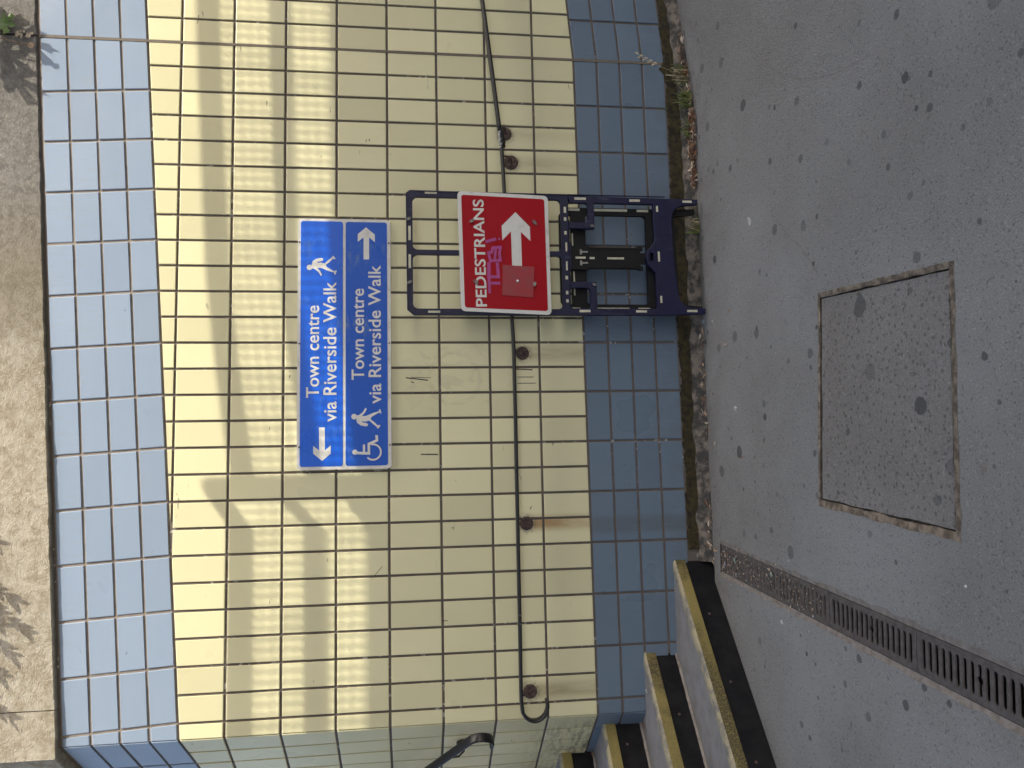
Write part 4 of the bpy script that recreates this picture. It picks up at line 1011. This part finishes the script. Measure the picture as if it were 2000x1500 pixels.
bit('fallen_leaf', -1.779, -0.090, 0.002, 0.028, m_dry[3], 'yellow brown leaf on the asphalt edge left of the stand', 'leaf')
bit('plastic_scrap', -2.819, -0.330, -0.002, 0.030, m_mint, 'pale green scrap on the clogged grating nearest the wall', 'litter', 'chip', 0.9, 0.004)
bit('plastic_scrap', -2.836, -0.709, -0.002, 0.034, m_mint, 'pale green scrap on the second clogged grating', 'litter', 'chip', 1.4, 0.004)
bit('paper_scrap', -2.850, -0.215, -0.001, 0.022, m_mauve, 'pale blue scrap at the end of the drain by the bottom step', 'litter', 'chip', 2.0, 0.004)
bit('gravel_chip', -2.712, -1.907, 0, 0.012, m_paper, 'single white chip between the drain and the manhole cover', 'stone', 'chip', 0.5, 0.006)
bit('gum_spot', -2.395, -2.010, 0, 0.045, m_kerb, 'pale blotch of old gum beside the near edge of the manhole cover', 'gum', 'chip', 0.5, 0.0015)
bit('paper_scrap', -3.014, -0.789, 0, 0.020, m_paper, 'white scrap on the asphalt between the drain and the bottom step', 'litter', 'chip', 1.3, 0.005)
bit('fallen_leaf', -2.795, -0.115, 0.002, 0.045, m_dry[0], 'tan leaf wedged where the wall, bottom step and drain meet', 'leaf', ang=1.5)
bit('cigarette_butt', -3.470, -0.128, 0.184, 0.030, m_orange, 'orange cigarette butt on the lowest tread', 'cigarette butt', 'roll', 0.9)
bit('paper_scrap', -3.462, -0.030, 0.353, 0.022, m_paper, 'white scrap on the second tread beside the tiled wall', 'litter', 'chip', 1.0, 0.005)
bit('fallen_leaf', -3.640, 0.020, 0.353, 0.035, m_dry[3], 'brown leaf on the second tread against the riser', 'leaf')
bit('fallen_leaf', -3.855, 0.300, 0.552, 0.050, m_dry[1], 'dark curled leaf on the third tread in the corner', 'leaf')
# dry orange crumbs in the coping joint
g = B()
for i in range(26):
    x = MOV+random.gauss(0, 0.010); z = 3.275+0.07*R(); p = Vector((x, -0.006-0.004*R(), z)); s = 0.004+0.005*R()
    g.add([p+Vector((-s, 0, -s*0.4)), p+Vector((s*0.4, -s*0.5, -s)), p+Vector((s, 0, s*0.5)), p+Vector((-s*0.3, -s*0.4, s))], [[0, 1, 2, 3]])
tag(tag(g.build('joint_debris', m_dry[2]), kind='stuff'), 'dry bright crumbs caught in the coping joint', 'debris')

# ------------------------------------------------------------------ footbridge overhead, behind the camera: it shades the scene and its railing draws the light bands
YB = 1.7; DXB = YB*math.tan(AZ); DZB = YB*math.tan(EL)/math.cos(AZ)
def bp(x, z): return (x+DXB, z+DZB)
fb = tag(empty('footbridge', (1.0, -4.2, 0)), 'concrete footbridge above and behind the viewer, out of the picture, with mesh railings', 'bridge')
deck_z = 1.60+DZB
g = B(); g.box((-7, -7.8, deck_z-0.30), (14, -YB-0.02, deck_z)); g.build('deck', m_deck, fb)
for xx in (-6.4, 13.4):
    for yy in (-2.4, -7.2):
        g = B(); g.tube([(xx, yy, hgt(xx)-0.1), (xx, yy, deck_z-0.34)], 0.28, 16); g.build('pier', m_deck, fb, smooth=False)
solid = [(5.0, 1.90), (0.011, 1.881), (-0.8, 1.859), (-1.38, 1.841), (-2.03, 1.754), (-2.40, 1.712), (-2.46, 1.80), (-2.53, 1.785), (-2.575, 1.752), (-2.62, 1.712), (-2.68, 1.694), (-3.6, 1.694), (-9.0, 1.694)]
pts = [bp(*p) for p in solid] + [bp(-9.0, 1.35), bp(5.0, 1.35)]
g = B(); g.plate(pts, [], YB, YB+0.03, lambda a, b, c: (a, -c, b)); g.build('kerb_plate', m_steel, fb)
def railband(poly, h, d, name):
    g = B(); up_ = [bp(x, z) for x, z in poly]; dn_ = [(a, b-h) for a, b in up_]
    g.plate(up_+dn_[::-1], [], YB, YB+d, lambda a, b, c: (a, -c, b)); g.build(name, m_steel, fb)
HT, DT = 0.072, 0.03
railband([(5.0, 2.57), (-0.026, 2.525), (-0.816, 2.489), (-1.39, 2.457), (-1.826, 2.408), (-2.192, 2.357), (-2.40, 2.327)], HT, DT, 'top_rail')
railband([(5.0, 2.20), (-0.006, 2.176), (-0.806, 2.149), (-1.386, 2.119), (-1.677, 2.083), (-2.075, 2.028), (-2.40, 1.982)], 0.062, DT, 'middle_rail')
railband([(-2.40, 2.455), (-2.445, 2.451), (-2.50, 2.415), (-2.61, 2.338), (-3.6, 2.331), (-9.0, 2.331)], 0.078, DT, 'top_rail')
railband([(-2.46, 2.135), (-2.52, 2.085), (-2.62, 1.993), (-3.6, 1.986), (-9.0, 1.986)], 0.066, DT, 'middle_rail')
def post(x0, x1, z0, z1):
    a0, b0 = bp(x0, z0); a1, b1 = bp(x1, z1); g = B(); g.box((a0, -YB-0.032, b0), (a1, -YB-0.002, b1)); g.build('post', m_steel, fb)
post(-2.475, -2.385, 1.55, 2.44)
for xx in (0.9, 2.6, 4.3, -4.6, -6.4): post(xx, xx+0.05, 1.55, 2.2)
def interp(poly, x):
    for (x1, z1), (x0, z0) in zip(poly, poly[1:]):
        if x0 <= x <= x1: return z0+(z1-z0)*(x-x0)/(x1-x0)
    return poly[-1][1]
TR = [(5.0, 2.50), (-0.026, 2.455), (-0.816, 2.42), (-1.39, 2.39), (-1.826, 2.34), (-2.192, 2.29), (-2.46, 2.26), (-2.461, 2.36), (-2.61, 2.26), (-9, 2.26)]
g = B(); ym = -YB-0.015; bw = 0.0042
x = 0.6
while x > -4.2:
    zt_ = interp(TR, x); zb_ = interp(solid, x); a, t_ = bp(x, zt_); _, b_ = bp(x, zb_)
    g.box((a-0.0036, ym-0.002, b_-0.02), (a+0.0036, ym+0.002, t_)); x -= 0.049
for k in range(1, 14):
    dz = 0.052*k; seg_ = []
    x = 0.6
    while x > -4.2:
        if dz < interp(TR, x)-interp(solid, x): seg_.append(x)
        x -= 0.25
    for x0 in seg_:
        x1 = x0-0.25; a0, b0 = bp(x0, interp(TR, x0)-dz); a1, b1 = bp(x1, interp(TR, x1)-dz)
        g.add([(a1, ym-0.004, b1-bw), (a0, ym-0.004, b0-bw), (a0, ym-0.004, b0+bw), (a1, ym-0.004, b1+bw)], [[0, 1, 2, 3]])
tag(g.build('mesh_infill', m_steel, fb), kind='stuff')

# pale arcs scraped into the asphalt
for P in ([(-0.42, -0.62), (-0.60, -0.80), (-0.78, -0.98), (-0.92, -1.18), (-1.02, -1.42), (-1.08, -1.70)], [(-1.30, -0.86), (-1.46, -1.00), (-1.60, -1.16), (-1.78, -1.30)], [(-2.47, -0.20), (-2.50, -0.30), (-2.51, -0.42)]):
    g = B(); vs = []
    for i, (a, b) in enumerate(P):
        t = i/(len(P)-1); q = P[min(i+1, len(P)-1)]; p = P[max(i-1, 0)]; d = Vector((q[0]-p[0], q[1]-p[1])).normalized(); w_ = 0.0016*math.sin(math.pi*(0.08+0.84*t))
        vs += [(a-d.y*w_, b+d.x*w_, hgt(a)+0.0012), (a+d.y*w_, b-d.x*w_, hgt(a)+0.0012)]
    g.add(vs, [[2*i, 2*i+1, 2*i+3, 2*i+2] for i in range(len(P)-1)]); g.build('scrape_mark', m_kerb, ground)

# crumbs and stalks lying on the clogged gratings and round the drain's end
g = B()
for i in range(260):
    q = R()**1.6; p0 = DR0+dd*(0.02+0.95*q)+dn*(random.gauss(0, 0.045)); a = R()*6.28; L = 0.003+0.007*R()*R(); w_ = 0.0012+0.0012*R()
    d = Vector((math.cos(a), math.sin(a), 0)); nn = Vector((-d.y, d.x, 0)); p = Vector((p0.x, p0.y, 0.0014+0.002*R()))
    if p.y > -0.09: continue
    g.cur = random.choice((0, 0, 1, 2)); g.add([p-d*L-nn*w_, p-d*L*0.2-nn*w_*1.6+Vector((0, 0, 0.002)), p+d*L, p-d*L*0.2+nn*w_*1.6], [[0, 1, 2, 3]])
tag(g.build('crumbs', [m_dry[2], m_dry[0], m_dry[1]], drain), kind='stuff')
